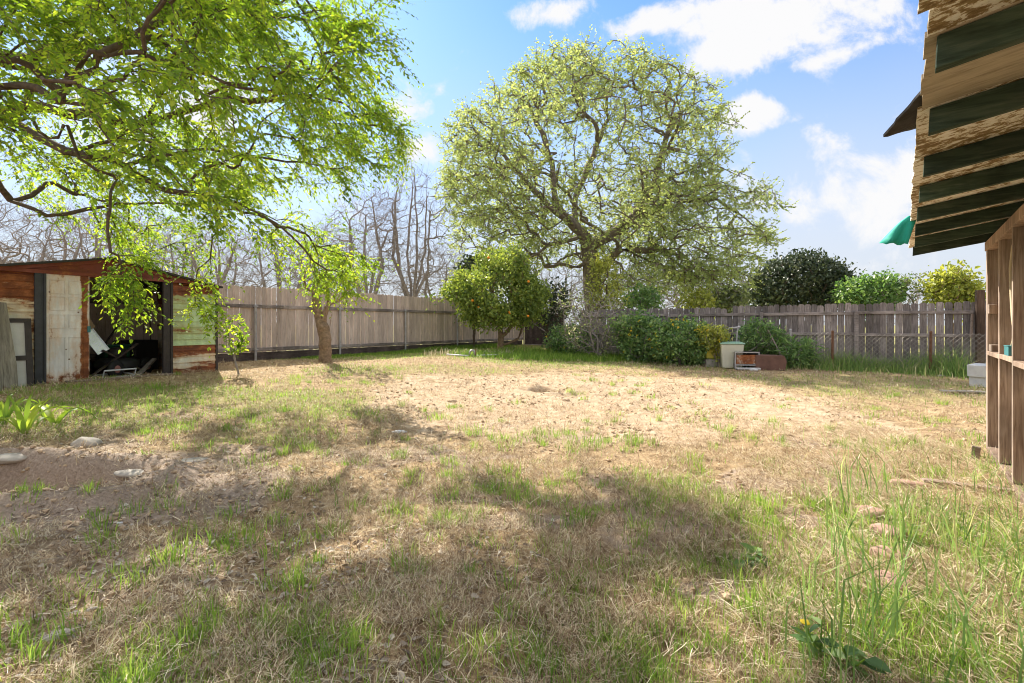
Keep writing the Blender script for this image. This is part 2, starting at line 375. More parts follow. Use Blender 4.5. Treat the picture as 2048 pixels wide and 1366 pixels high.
def blades(name, P, H, W, lean, az, curl, tint):
    n = len(P); d = np.stack([np.cos(az), np.sin(az), np.zeros(n)],1); fa = az+rng.normal(0,1.2,n)+1.57
    s = np.stack([np.cos(fa), np.sin(fa), np.zeros(n)],1)*W[:,None]*.5
    up = np.array([0,0,1.]); H_ = H[:,None]; l = lean[:,None]; c = curl[:,None]
    m = P+up*H_*.55*np.cos(l)+d*H_*.55*np.sin(l); q = P+up*H_*np.maximum(np.cos(l+c*.6),-.2)+d*H_*np.sin(l+c*.6)
    V = np.stack([P-s, P+s, m+s*.8, m-s*.8, q],1)
    b = (np.arange(n)*5)[:,None]; loops = np.concatenate([b+np.array([[0,1,2,3]]), b+np.array([[3,2,4]])],1).ravel()
    return npmesh(name, V.reshape(-1,3), loops, np.tile([4,3],n), np.repeat(tint,5))
import bmesh
def ico(sub):
    bm = bmesh.new(); bmesh.ops.create_icosphere(bm, subdivisions=sub, radius=1)
    v = np.array([x.co[:] for x in bm.verts]); f = np.array([[q.index for q in x.verts] for x in bm.faces]); bm.free(); return v, f
IV, IF = ico(1); IV2, IF2 = ico(3)
def lumps(name, P, S, tint):
    n = len(P); V = IV[None]*(1+(rng.random((n,len(IV),1))-.5)*.7)*S[:,None,:]
    a = rng.random(n)*6.28; c, s = np.cos(a)[:,None], np.sin(a)[:,None]
    V = np.stack([V[...,0]*c-V[...,1]*s, V[...,0]*s+V[...,1]*c, V[...,2]],2)+P[:,None]
    F_ = (IF[None]+(np.arange(n)*len(IV))[:,None,None]).ravel()
    return npmesh(name, V.reshape(-1,3), F_, np.full(n*len(IF),3), np.repeat(tint,len(IV)))
def stone(name, loc, size, mat, seed, rz=0, parent=None, amp=.35, flat=1, **k):
    r = np.random.default_rng(seed); v = IV2.copy(); o1 = r.random(3)*20
    d = fbm(v[:,0]*1.3+o1[0]+v[:,2], v[:,1]*1.3+o1[1]-v[:,2]*.7, seed, 4)-.5
    v = v*(1+amp*2*d[:,None]); v = np.sign(v)*np.abs(v)**flat; v = v*np.array(size)*.5
    c,s = math.cos(rz), math.sin(rz); v = np.stack([v[:,0]*c-v[:,1]*s, v[:,0]*s+v[:,1]*c, v[:,2]],1)
    me = npmesh(name, v, IF2.ravel(), np.full(len(IF2),3), np.full(len(v), r.random()), smooth=True)
    o = link(name, me, mat, parent); o.location = [float(q) for q in loc]; return tag(o, **k)

# ------------------------------------------------------------------ tree growth: each target point joins the nearest limb
def inell(n, c, r, shell=0., g=None):
    g = g or rng; u = unit(g.normal(size=(n,3))); q = g.random(n)**(1/3.); q = shell+(1-shell)*q
    return np.asarray(c)+u*q[:,None]*np.asarray(r)
def grow(path, T, seg=.3, kp=.25, jit=.06, droop=0., seed=1):
    """path: list of limbs (polylines, each [attach index or -1, points]); T: target points"""
    g = np.random.default_rng(seed); pos = []; par = []; pl = []
    for lim in path:
        a = lim[0]; pts = np.array(lim[1], float)
        if a >= 0: pass
        prev = -1
        if a >= 0:
            d = np.linalg.norm(np.array(pos)-pts[0], axis=1); prev = int(np.argmin(d))
        for i in range(len(pts)):
            if i == 0:
                if prev < 0: pos.append(pts[0]); par.append(-1); pl.append(0.); prev = len(pos)-1
                continue
            st = max(1, int(np.linalg.norm(pts[i]-pts[i-1])/seg)); p0 = pts[i-1]
            for s in range(1, st+1):
                p = p0+(pts[i]-p0)*s/st+g.normal(0, jit*.35, 3)
                pl.append(pl[prev]+np.linalg.norm(p-pos[prev])); pos.append(p); par.append(prev); prev = len(pos)-1
    cap = len(pos)+len(T)*14+10; Pn = np.zeros((cap,3)); Pn[:len(pos)] = pos; PL = np.zeros(cap); PL[:len(pl)] = pl; n = len(pos); par = list(par)
    n0 = n; root = Pn[0]
    T = T[np.argsort(np.linalg.norm(T-Pn[min(n0-1, n0//2)], axis=1))]; tips = []
    for q in T:
        d = np.linalg.norm(Pn[:n]-q, axis=1); i = int(np.argmin(d+kp*PL[:n])); D = d[i]
        if D < seg*.3: continue
        if n > cap-20: break
        pd = Pn[i]-Pn[par[i]] if par[i] >= 0 else np.array([0,0,1.]); pd = pd/max(np.linalg.norm(pd),1e-6)
        c = Pn[i]+pd*D*.38+np.array([0,0,droop*D*.5]); st = min(12, max(2, int(D/seg)+1)); prev = i; a0 = Pn[i].copy()
        for s in range(1, st+1):
            t = s/st; p = (1-t)**2*a0+2*t*(1-t)*c+t*t*q
            if s < st: p = p+g.normal(0, jit*min(1, D), 3)
            PL[n] = PL[prev]+np.linalg.norm(p-Pn[prev]); Pn[n] = p; par.append(prev); prev = n; n += 1
        tips.append(prev)
    return Pn[:n], np.array(par[:n]), np.array(tips), n0
def radii(P, par, rmin, ex=2.4, rbase=None):
    n = len(P); a = np.zeros(n); ch = np.zeros(n, int)
    for i in range(n-1, 0, -1):
        if a[i] == 0: a[i] = rmin**ex
        if par[i] >= 0: a[par[i]] += a[i]
    r = a**(1/ex)
    if rbase: 
        s = rbase/r[0]; r = np.where(r > rmin*1.5, rmin*1.5+(r-rmin*1.5)*(rbase-rmin*1.5)/(r[0]-rmin*1.5), r)
    return r
def tubes(name, P, par, r, k=5):
    n = len(P); d = np.zeros((n,3)); ok = par >= 0
    d[ok] = P[ok]-P[par[ok]]; d[~ok] = (0,0,1); d = unit(d)
    main = {}
    for i in range(n):
        p = par[i]
        if p >= 0 and (p not in main or r[i] > r[main[p]]): main[p] = i
    idx = np.nonzero(ok)[0]; ismain = np.array([main[par[i]] == i for i in idx])
    ref = np.array([.78,-.6,.17]); 
    def ring(c, dd, rr):
        u = unit(np.cross(dd, ref)); w = np.cross(dd, u); a = np.arange(k)*2*np.pi/k
        return c[:,None]+(u[:,None]*np.cos(a)[None,:,None]+w[:,None]*np.sin(a)[None,:,None])*rr[:,None,None]
    pr = par[idx]; d0 = np.where(ismain[:,None], d[pr], d[idx]); r0 = np.where(ismain, r[pr], np.minimum(r[pr], r[idx]*1.25))
    A = ring(P[pr], d0, r0); B = ring(P[idx], d[idx], r[idx]); V = np.concatenate([A,B],1).reshape(-1,3)
    b = (np.arange(len(idx))*2*k)[:,None,None]; j = np.arange(k); q = np.stack([j,(j+1)%k,(j+1)%k+k,j+k],1)[None]
    return npmesh(name, V, (q+b).ravel(), np.full(len(idx)*k,4), smooth=True)
def scatter_leaves(name, P, par, cand, per, size, spread, hang=.3, tint=None, asp=.62, up=.6, seed=3, fold=.18):
    g = np.random.default_rng(seed); i = np.repeat(cand, per); n = len(i); t = g.random(n)[:,None]
    pa = P[np.maximum(par[i],0)]; b = P[i]*t+pa*(1-t)+g.normal(0,1,(n,3))*spread; dr = unit(P[i]-pa)
    D = unit(dr*.6+g.normal(0,.75,(n,3))+np.array([0,0,-hang])); Nn = unit(np.array([0,0,up])+g.normal(0,.55,(n,3)))
    Ln = size*(.45+1.0*g.random(n)**1.4); tt = g.random(n) if tint is None else tint(b, g)
    return leafmesh(name, b, D, Nn, Ln, Ln*asp*(.85+.3*g.random(n)), tt, fold)
def rel(me_owner, base): pass

def tree(name, base, limbs, T, bark, leaf, seg=.3, kp=.25, jit=.06, droop=0, rmin=.006, rbase=.2, ex=2.4, per=10, size=.08, spread=.06, hang=.3,
         seed=1, sides=5, tint=None, up=.6, leafr=2.2, asp=.62, spray=None, crown='crown', trunk='trunk', **k):
    root = empty(name, base, **k); b = np.array(base, float)
    P, par, tips, n0 = grow(limbs, T, seg, kp, jit, droop, seed); r = radii(P, par, rmin, ex, rbase); P = P-b
    o = link(trunk, tubes(trunk, P, par, r, sides), bark, root)
    if spray:
        c = np.nonzero((r < rmin*leafr) & (np.arange(len(P)) >= n0))[0]
        if spray.get('keep',1) < 1: c = c[np.random.default_rng(seed).random(len(c)) < spray['keep']]
        st_, lf = sprays(P, par, c, spray['n'], spray['len'], spray['bias'], spray['leaves'], spray.get('size',.06), spray.get('rad',.002), seed+9, spray.get('asp',.5), spray.get('up',.9), spray.get('wob',.45), spray.get('gather',0))
        link('twigs', npmesh('twigs', *st_), bark, root)
        if lf is not None: print(name, 'leaves', len(lf[0])); link(crown, leafmesh(crown, *lf, .14), leaf, root)
    if per > 0:
        c = np.nonzero((r < rmin*leafr) & (np.arange(len(P)) >= n0))[0]
        link(crown, scatter_leaves(crown, P, par, c, per, size, spread, hang, tint, asp, up, seed+50), leaf, root)
    return root
def sprays(P, par, cand, ntw, length, bias, nleaf, size, rad, seed, asp=.5, up=.9, wob=.45, gather=0.):
    """short curved shoots growing from thin twigs, leaves set alternately along each"""
    g = np.random.default_rng(seed); i = np.repeat(cand, ntw); n = len(i); t = g.random(n)[:,None]; pa = P[np.maximum(par[i],0)]
    b = P[i]*t+pa*(1-t); dr = unit(P[i]-pa); D0 = unit(dr*.7+g.normal(0,wob,(n,3))+np.asarray(bias)*.35); D1 = unit(D0*.6+np.asarray(bias)*.7+g.normal(0,.15,(n,3)))
    Ls = length*(.5+.9*g.random(n))[:,None]
    def pt(s): return b+D0*Ls*s+(D1-D0)*Ls*s*s*.5
    ks = [pt(x_) for x_ in (0,.35,.7,1.)]; V = []
    r0 = np.array([1.,.85,.65,.35])*rad; ref = np.array([.3,.9,.2])
    for j,c in enumerate(ks):
        d = unit(D0+(D1-D0)*j/3.); u = unit(np.cross(d, ref)); w = np.cross(d,u)
        V.append(np.stack([c+(u*math.cos(a_)+w*math.sin(a_))*r0[j] for a_ in (0,2.094,4.189)],1))
    V = np.stack(V,1).reshape(-1,3); q = np.array([[j*3+k_, j*3+(k_+1)%3, (j+1)*3+(k_+1)%3, (j+1)*3+k_] for j in range(3) for k_ in range(3)])
    loops = (q[None]+(np.arange(n)*12)[:,None,None]).ravel(); stems = (V, loops, np.full(n*9,4))
    if nleaf == 0: return stems, None
    s = (np.arange(nleaf)+.6)/nleaf; s = s**(1/(1+gather)); s = np.tile(s,(n,1))+g.normal(0,.04,(n,nleaf)); s = np.clip(s,.03,1.02)[:,:,None]
    p = b[:,None]+D0[:,None]*Ls[:,None]*s+(D1-D0)[:,None]*Ls[:,None]*s*s*.5; d = (D0[:,None]+(D1-D0)[:,None]*s).reshape(-1,3); d = unit(d)
    side = unit(np.cross(d, np.array([0,0,1.]))); sg = np.tile(np.where(np.arange(nleaf)%2, 1., -1.), n)[:,None]; m = n*nleaf
    D = unit(d*.75+side*sg*.8+g.normal(0,.28,(m,3))+np.array([0,0,-.22])); Nn = unit(np.array([0,0,up])+g.normal(0,.42,(m,3)))
    Ln = size*(.55+.8*g.random(m))*(1.1-.35*s.reshape(-1)); tt = np.clip(np.repeat(g.random(n),nleaf)*.6+g.random(m)*.4,0,1)
    return stems, (p.reshape(-1,3)+side*sg*rad, D, Nn, Ln, Ln*asp*(.85+.3*g.random(m)), tt)
def copy_tree(o, parent=None):
    c = o.copy(); col.objects.link(c); c.parent = parent
    for ch in list(o.children): copy_tree(ch, c)
    return c
SKYK, HAZEC, CLOUDC, WS, EXPO, FILLC = 0.80, 3.2, 3.65, .12, 1.15, 4.2
ELMK, BIGK = 1, 1
sc = bpy.context.scene
# ================================================================== camera, light, sky
cam = bpy.data.objects.new('camera', bpy.data.cameras.new('camera')); col.objects.link(cam); sc.camera = cam
cam.location = (0,0,EYE); cam.rotation_euler = (R(90),0,0)
cam.data.sensor_width = 36; cam.data.lens = 36*F/2048; cam.data.clip_end = 3000; cam.data.clip_start = .05
cam.data.shift_y = -(683-HY)/2048
SUN_EL, SUN_AZ = 38.0, -33.0
sv = Vector((math.sin(R(SUN_AZ))*math.cos(R(SUN_EL)), math.cos(R(SUN_AZ))*math.cos(R(SUN_EL)), math.sin(R(SUN_EL))))
sl = bpy.data.lights.new('sun','SUN'); sl.energy = 5.0; sl.angle = R(.55); sl.color = (1,.92,.80)
so = bpy.data.objects.new('sun', sl); col.objects.link(so); so.rotation_euler = sv.to_track_quat('Z','Y').to_euler(); so.location = (-20,30,30)
w = bpy.data.worlds.new('World'); sc.world = w; w.use_nodes = True; nt = w.node_tree; nt.nodes.clear()
sky = N(nt, 'ShaderNodeTexSky', sky_type='NISHITA', sun_disc=False, sun_elevation=R(SUN_EL), sun_rotation=R(SUN_AZ), air_density=1.0, dust_density=.25, ozone_density=2.5)
tc = N(nt, 'ShaderNodeTexCoord'); sp = N(nt, 'ShaderNodeSeparateXYZ'); L(nt, tc.outputs['Generated'], sp.inputs[0])
yy = math_(nt, 'MAXIMUM', math_(nt, 'ABSOLUTE', sp.outputs[1]), .05)
u_ = math_(nt, 'DIVIDE', sp.outputs[0], yy); v_ = math_(nt, 'DIVIDE', sp.outputs[2], yy)
cv = N(nt, 'ShaderNodeCombineXYZ'); L(nt, u_, cv.inputs[0]); L(nt, v_, cv.inputs[1])
def blob(px, py, rx, ry, k, ang=0):
    m = N(nt, 'ShaderNodeMapping', vector_type='TEXTURE'); L(nt, cv.outputs[0], m.inputs[0])
    m.inputs['Location'].default_value = ((px-HX)/F, -(py-HY)/F, 0); m.inputs['Rotation'].default_value = (0,0,R(ang)); m.inputs['Scale'].default_value = (rx/F, ry/F, 1)
    ln = N(nt, 'ShaderNodeVectorMath', operation='LENGTH'); L(nt, m.outputs[0], ln.inputs[0])
    return math_(nt, 'MULTIPLY', math_(nt, 'SUBTRACT', 1, ln.outputs['Value'], clamp=True), k)
acc = None
for b in [(1580,35,380,130,1.15,8),(1440,110,190,90,1.15,25),(1320,40,180,48,.95,12),(1720,95,190,40,.75,20),(1640,120,130,34,.8,15),(1120,20,140,50,1.0,15),(1515,222,115,50,1.15,-6),(1462,243,75,55,1.0,0),(1500,255,70,40,.9,20),(1745,75,140,60,.6,0),
          (880,180,45,30,.5,10),(820,220,70,45,.75,0),(830,300,90,50,.7,10),(300,230,420,260,.75,0),(620,330,240,120,.4,0),(1750,390,420,190,.75,0),(-400,250,500,200,.6,0),(2500,200,400,150,.7,5),(1300,140,60,30,.5,0)]:
    o_ = blob(*b); acc = o_ if acc is None else math_(nt, 'MAXIMUM', acc, o_)
n1 = noise(nt, 7.5, 10, .64, cv.outputs[0], .25); n3 = noise(nt, 1.2, 3, .5, cv.outputs[0])
den = math_(nt, 'ADD', acc, math_(nt, 'MULTIPLY', math_(nt, 'SUBTRACT', n1.outputs[0], .5), 2.6))
cl = ramp(nt, den, [(.22,(0,0,0)),(.78,(1,1,1))]); cl.color_ramp.interpolation = 'EASE'
lowh = N(nt, 'ShaderNodeMapRange', interpolation_type='SMOOTHSTEP'); L(nt, math_(nt, 'ADD', sp.outputs[2], math_(nt, 'MULTIPLY', math_(nt, 'SUBTRACT', n3.outputs[0], .5), .16)), lowh.inputs[0])
lowh.inputs[1].default_value = .60; lowh.inputs[2].default_value = .03; lowh.inputs[3].default_value = 0; lowh.inputs[4].default_value = .94
skc = N(nt, 'ShaderNodeVectorMath', operation='MULTIPLY'); L(nt, sky.outputs[0], skc.inputs[0]); skc.inputs[1].default_value = (SKYK*.74, SKYK*.96, SKYK*1.18)
hz = mixc(nt, lowh.outputs[0], skc.outputs[0], (HAZEC*.90, HAZEC*.93, HAZEC))
cc = mixc(nt, cl.outputs[0], hz, (CLOUDC, CLOUDC, CLOUDC*1.01))
# unseen bright cloud added overhead and behind the camera to raise fill light
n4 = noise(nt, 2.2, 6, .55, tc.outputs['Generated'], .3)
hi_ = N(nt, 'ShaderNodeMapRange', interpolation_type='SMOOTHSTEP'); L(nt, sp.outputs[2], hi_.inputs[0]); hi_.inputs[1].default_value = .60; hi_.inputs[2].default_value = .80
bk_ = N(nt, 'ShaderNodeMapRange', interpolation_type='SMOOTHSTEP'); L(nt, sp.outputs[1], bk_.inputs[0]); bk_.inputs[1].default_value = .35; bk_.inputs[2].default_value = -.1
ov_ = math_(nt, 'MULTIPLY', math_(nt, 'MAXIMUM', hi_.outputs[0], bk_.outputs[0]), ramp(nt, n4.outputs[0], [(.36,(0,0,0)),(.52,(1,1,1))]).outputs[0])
cc = mixc(nt, ov_, cc, (FILLC*1.0, FILLC*.985, FILLC*.96))
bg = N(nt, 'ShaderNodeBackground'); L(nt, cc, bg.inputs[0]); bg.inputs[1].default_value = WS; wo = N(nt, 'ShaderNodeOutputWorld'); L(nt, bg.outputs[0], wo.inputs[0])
sc.view_settings.view_transform = 'Standard'; sc.view_settings.look = 'None'; sc.view_settings.exposure = EXPO; sc.view_settings.gamma = 1
sc.cycles.max_bounces = 7; sc.cycles.diffuse_bounces = 3; sc.cycles.glossy_bounces = 2; sc.cycles.transmission_bounces = 4; sc.cycles.transparent_max_bounces = 4
sc.cycles.use_denoising = True; sc.cycles.pixel_filter_type = 'BLACKMAN_HARRIS'; sc.cycles.filter_width = 1.05; sc.cycles.use_adaptive_sampling = True; sc.cycles.adaptive_threshold = .02; sc.cycles.sample_clamp_indirect = 8

# ================================================================== ground
def axis(segs):
    a = []
    for lo,hi,st in segs: a.append(np.arange(lo, hi, st))
    return np.concatenate(a+[[segs[-1][1]]])
gx = axis([(-900,-100,200),(-100,-30,10),(-30,-12,1.2),(-12,-7,.16),(-7,-3,.055),(-3,3,.035),(3,7,.055),(7,14,.16),(14,30,1.2),(30,100,10),(100,900,200)])
gy = axis([(-300,-20,40),(-20,-3,2),(-3,1,.3),(1,6,.03),(6,11,.05),(11,17,.1),(17,30,.6),(30,100,8),(100,1500,200)])
X, Y = np.meshgrid(gx, gy); nx, ny = len(gx), len(gy)
Zg = gzd(X, Y); V = np.stack([X,Y,Zg],2).reshape(-1,3)
i = (np.arange(ny-1)[:,None]*nx+np.arange(nx-1)[None]); q = np.stack([i,i+1,i+1+nx,i+nx],2).reshape(-1)
me = npmesh('ground', V, q, np.full((nx-1)*(ny-1),4), smooth=True)
for nm_,fn in (('tilled',m_tilled),('dirt',m_dirt),('green',m_green)):
    a = me.attributes.new(nm_,'FLOAT','POINT'); a.data.foreach_set('value', fn(X,Y).astype(np.float32).ravel())
tag(link('ground', me, M['ground']), kind='structure')
def G(x, y, dz=0): return np.array([x, y, float(gzd(np.array([x]), np.array([y]))[0])+dz])
def onground(px, py, Yguess=None):
    """where the line of sight through a place meets the ground"""
    y = Yguess or 6.
    for _ in range(40):
        x = (px-HX)/F*y; z = float(gz(x,y)); y2 = (EYE-z)*F/max(py-HY, 8); y = y*.5+y2*.5
    return (px-HX)/F*y, y

# ---- dry grass, green grass, tall grass (nobody could count them)
def polar(n, r0, r1, p=1., a0=-56, a1=54):
    a = R(a0)+R(a1-a0)*rng.random(n); u = rng.random(n); r = (r0**(1-p+1e-6)+(r1**(1-p+1e-6)-r0**(1-p+1e-6))*u)**(1/(1-p+1e-6)) if p != 1 else r0*(r1/r0)**u
    return np.sin(a)*r, np.cos(a)*r, r
def inshed(x, y): 
    u = (x+7.26)*.469+(y-7.69)*.883; v = -(x+7.26)*.883+(y-7.69)*.469
    return (u > -1.1)&(u < 2.8)&(v > .02)
def keepf(x, y, m): 
    k = m & ~inshed(x, y) & (nperp(x, y) < 12.6)
    k &= ~((x-4.74)*.785-(y-5)*.62 > .12) | (y > 5.05)
    return k
x, y, r = polar(440000, 1.5, 14, .95)
d = m_dirt(x,y); t = m_tilled(x,y); clump = fbm(x*3.2, y*3.2, 41)
k = keepf(x, y, rng.random(len(x)) < (.35+1.1*ss(clump,.42,.62))*(1-.66*d)*(1-.45*t)*(1-.3*ss(r,5,9))); x,y,r,clump = x[k],y[k],r[k],clump[k]
n = len(x); P = np.stack([x,y,gzd(x,y)+.001+.048*rng.random(n)*ss(clump,.45,.62)],1)
sz = (.022+.055*rng.random(n)**2)*(1+.05*r)
link('dry_grass', blades('dry_grass', P, sz, .0021*(1+.17*r)*(.6+.8*rng.random(n)), R(38)+R(50)*rng.random(n), rng.random(n)*6.28, rng.normal(.3,.8,n), np.clip(rng.beta(1.5,1.5,n)*.95+.3*(clump-.45),0,1)), M['straw'])
tag(col.objects['dry_grass'], kind='stuff', label='short dry straw covering the yard', cat='dry grass')
x, y, r = polar(150000, 1.55, 17, .95)
gm = m_green(x,y); cl2 = fbm(x*4.5, y*4.5, 61); cl3 = fbm(x*1.1,y*1.1,63)
k = keepf(x, y, rng.random(len(x)) < (.02+.98*ss(gm*.75+cl2*.9+(cl3-.5)*.5, .72, 1.02))*(1-.9*m_dirt(x,y))*(1-.93*m_tilled(x,y))); x,y,r = x[k],y[k],r[k]
n = len(x); P = np.stack([x,y,gzd(x,y)-.003],1); hgt = (.025+.05*rng.random(n)**1.3)*(1+.5*ss(fbm(x*6,y*6,66),.5,.7))*(1+.012*r)
link('green_grass', blades('green_grass', P, hgt, .0026*(1+.16*r)*(.7+.7*rng.random(n)), R(32)*rng.random(n), rng.random(n)*6.28, np.abs(rng.normal(.2,.4,n)), np.clip(rng.normal(.55,.22,n),0,1)), M['grass'])
tag(col.objects['green_grass'], kind='stuff', label='patchy short green grass', cat='grass')
# scattered upright tufts
ntf = 1250; x0, y0, r0 = polar(ntf, 1.7, 11, 1.0); k = keepf(x0, y0, rng.random(ntf) < (1-.8*m_dirt(x0,y0))*(1-.75*m_tilled(x0,y0))*(.35+.65*ss(fbm(x0*.9,y0*.9,91),.4,.6))); x0,y0 = x0[k],y0[k]
x0 = np.concatenate([x0,[.95,1.15,1.3,.55,-.1,1.6,-1.1,.2,.62]]); y0 = np.concatenate([y0,[6.35,6.25,6.3,5.6,4.9,4.3,3.4,2.25,2.0]])
per = 34; x = np.repeat(x0,per); y = np.repeat(y0,per); n = len(x); sp_ = np.repeat(.025+.05*rng.random(len(x0)),per); hh = np.repeat(.05+.065*rng.random(len(x0)),per)
ox, oy = rng.normal(0,1,n)*sp_, rng.normal(0,1,n)*sp_; x = x+ox; y = y+oy; P = np.stack([x,y,gzd(x,y)-.004],1)
link('grass_tufts', blades('grass_tufts', P, hh*(.5+.8*rng.random(n)), .0032*(1+.1*np.hypot(x,y))*(.7+.6*rng.random(n)), R(22)*rng.random(n), np.arctan2(oy,ox)+rng.normal(0,.6,n), np.abs(rng.normal(.25,.3,n)), np.clip(np.repeat(.4+.35*rng.random(len(x0)),per)+rng.normal(0,.14,n),0,1)), M['grass'])
tag(col.objects['grass_tufts'], kind='stuff', label='upright bright green grass tufts dotted over the yard', cat='grass')
big = [onground(*q) for q in ((1170,885),(1150,900),(1190,895),(1215,1315),(1235,1300),(1320,1190),(490,1090),(430,1085),(655,1065),(900,1045),(1160,1040),(1385,930),(60,1325),(20,1300),(710,1290),(540,1250),(500,925),(935,862),(880,835),(1025,890),(600,1180),(340,1130),(1280,1060),(1530,1010),(820,1140))]
x = np.repeat([b_[0] for b_ in big],55); y = np.repeat([b_[1] for b_ in big],55); n = len(x); q_ = .018*y; ox, oy = rng.normal(0,1,n)*q_, rng.normal(0,1,n)*q_; x = x+ox; y = y+oy
link('grass_clumps', blades('grass_clumps', np.stack([x,y,gzd(x,y)-.004],1), (.045+.10*rng.random(n))*(.8+.04*y), .0042*(1+.08*y)*(.7+.6*rng.random(n)), R(26)*rng.random(n), np.arctan2(oy,ox)+rng.normal(0,.6,n), np.abs(rng.normal(.3,.3,n)), np.clip(rng.normal(.55,.2,n),0,1)), M['grass']); tag(col.objects['grass_clumps'], kind='stuff', label='denser bright grass clumps standing out of the dry lawn', cat='grass')
x, y, r = polar(5200, 1.6, 7, 1.1, -48, 30); n = len(x)
link('loose_straws', blades('loose_straws', np.stack([x,y,gzd(x,y)+.012+.03*rng.random(n)],1), .06+.13*rng.random(n)**1.6, .0024+.0012*rng.random(n), R(66)+R(26)*rng.random(n), rng.random(n)*6.28, rng.normal(.1,.35,n), np.clip(rng.normal(.72,.2,n),0,1)), M['straw']); tag(col.objects['loose_straws'], kind='stuff', label='long pale loose straws strewn over the near lawn', cat='straw')
# tall grass near right
def tall(name, x, y, h, wd, mat, lab, cat, lean=28, tmean=.42, curl=.45):
    n = len(x); P = np.stack([x,y,gzd(x,y)-.01],1)
    link(name, blades(name, P, h, wd, R(lean)*rng.random(n)**1.3, rng.random(n)*6.28, np.abs(rng.normal(curl,.35,n)), np.clip(rng.normal(tmean,.24,n),0,1)), mat); tag(col.objects[name], kind='stuff', label=lab, cat=cat)
n = 26000; x = .3+4.2*rng.random(n); y = 1.35+5.0*rng.random(n)
edge = x-(.12+.56*y); pr = ss(edge+(fbm(x*2.5,y*2.5,71)-.5)*.9, -.15, .75)*(.35+.65*ss(fbm(x*1.6,y*1.6,73),.38,.6))*(1-.75*ss(y,4.0,5.6))
k = keepf(x, y, (rng.random(n) < pr*.42)); x,y = x[k],y[k]; hh = (.06+.30*rng.random(len(x))**2.6)*(1-.45*ss(y,2.8,4.6))
tall('tall_grass', x, y, hh, .0042+.003*rng.random(len(x)), M['tallgrass'], 'tall loose green grass by the wooden lean-to', 'tall grass')
cx_ = np.array([1.35,1.05,1.35,1.45,1.6,1.8,2.0,2.3,1.75,1.9,2.2,2.6,2.6,1.15,1.7,2.25]); cy_ = np.array([1.95,1.8,2.2,1.95,2.1,2.3,2.6,2.9,2.6,2.9,3.3,3.6,3.9,1.7,1.75,2.4])
x = np.repeat(cx_,9)+rng.normal(0,.06,len(cx_)*9); y = np.repeat(cy_,9)+rng.normal(0,.06,len(cx_)*9)
tall('seeding_grass_stalks', x, y, .30+.20*rng.random(len(x)), .006+.004*rng.random(len(x)), M['tallgrass'], 'long upright seeding grass stalks rising above the grass', 'tall grass', 22, .36, .3)
# straw mat on the near right and by the lean-to
n = 26000; x = .9+3.6*rng.random(n); y = 1.6+4.6*rng.random(n); k = keepf(x, y, (x-(.6+.5*(y-1.6)) > rng.random(n)*.5)&(rng.random(n) < .35+.65*ss(fbm(x*2,y*2,81),.4,.6))); x,y = x[k],y[k]; n = len(x)
P = np.stack([x,y,gzd(x,y)+.01+.03*rng.random(n)],1)
link('straw_mat', blades('straw_mat', P, .07+.13*rng.random(n), .0035+.002*rng.random(n), R(62)+R(28)*rng.random(n), rng.normal(2.6,.9,n), rng.normal(.1,.3,n), np.clip(rng.normal(.68,.2,n),0,1)), M['straw']); tag(col.objects['straw_mat'], kind='stuff', label='flattened pale straw in front of the wooden lean-to', cat='straw')
# weeds under the fences
RA = np.array([3.6,15.3]); RB = np.array([10.6,11.5]); RD = (RB-RA)/np.linalg.norm(RB-RA); RN = np.array([-RD[1],RD[0]]); RN = RN if RN[1] < 0 else -RN
LA = np.array([-6.63,12.9]); LD = np.array([4.46,6.5]); LD = LD/np.linalg.norm(LD); LN = np.array([LD[1],-LD[0]])
n = 15000; s = 1.5+8.0*rng.random(n); o_ = np.abs(rng.normal(0,.42,n)); xy = RA+RD*s[:,None]+RN*(.12+o_)[:,None]; cl4 = fbm(s*1.7, s*0+3, 88)
hh = (.18+.50*rng.random(n))*(.35+1.5*cl4)*(1-.45*ss(o_,.2,1.0)); k = (rng.random(n) < (.5+.5*ss(cl4,.4,.6)))&(xy[:,0]<10.0); 
tall('fence_weeds', xy[k,0], xy[k,1], hh[k], .010+.008*rng.random(k.sum()), M['tallgrass'], 'tall green weeds along the chain link fence', 'weeds', 34, .45, .6)
n = 9000; s = rng.random(n)*9.5; o_ = np.abs(rng.normal(0,.38,n)); xy = LA+LD*(1.2+s)[:,None]+LN*(.1+o_)[:,None]; hh = (.09+.14*rng.random(n))*(.4+.6*ss(s,2,6))
tall('fence_foot_grass', xy[:,0], xy[:,1], hh, .009+.006*rng.random(n), M['grass'], 'lush green grass at the foot of the tall left fence', 'grass', 22, .4, .4)
n = 12000; a = rng.random(n)*6.28; q = np.sqrt(rng.random(n)); x = 1.6+3.6*np.cos(a)*q; y = 15.4+1.9*np.sin(a)*q
tall('shrub_foot_grass', x, y, (.08+.2*rng.random(n))*(.5+fbm(x,y,3)*.8), .010+.007*rng.random(n), M['grass'], 'lush green grass around the feet of the shrubs and citrus tree', 'grass', 22, .5, .4)
# dry stalks by the pipes
n = 500; x = -2.6+2.6*rng.random(n); y = 15.2+.9*rng.random(n)+.2*x; tall('dry_weed_stalks', x, y, .10+.22*rng.random(n)**2, .010+.006*rng.random(n), M['straw'], 'dry pale weed stalks near the white pipes', 'dry weeds', 40, .8, .6)
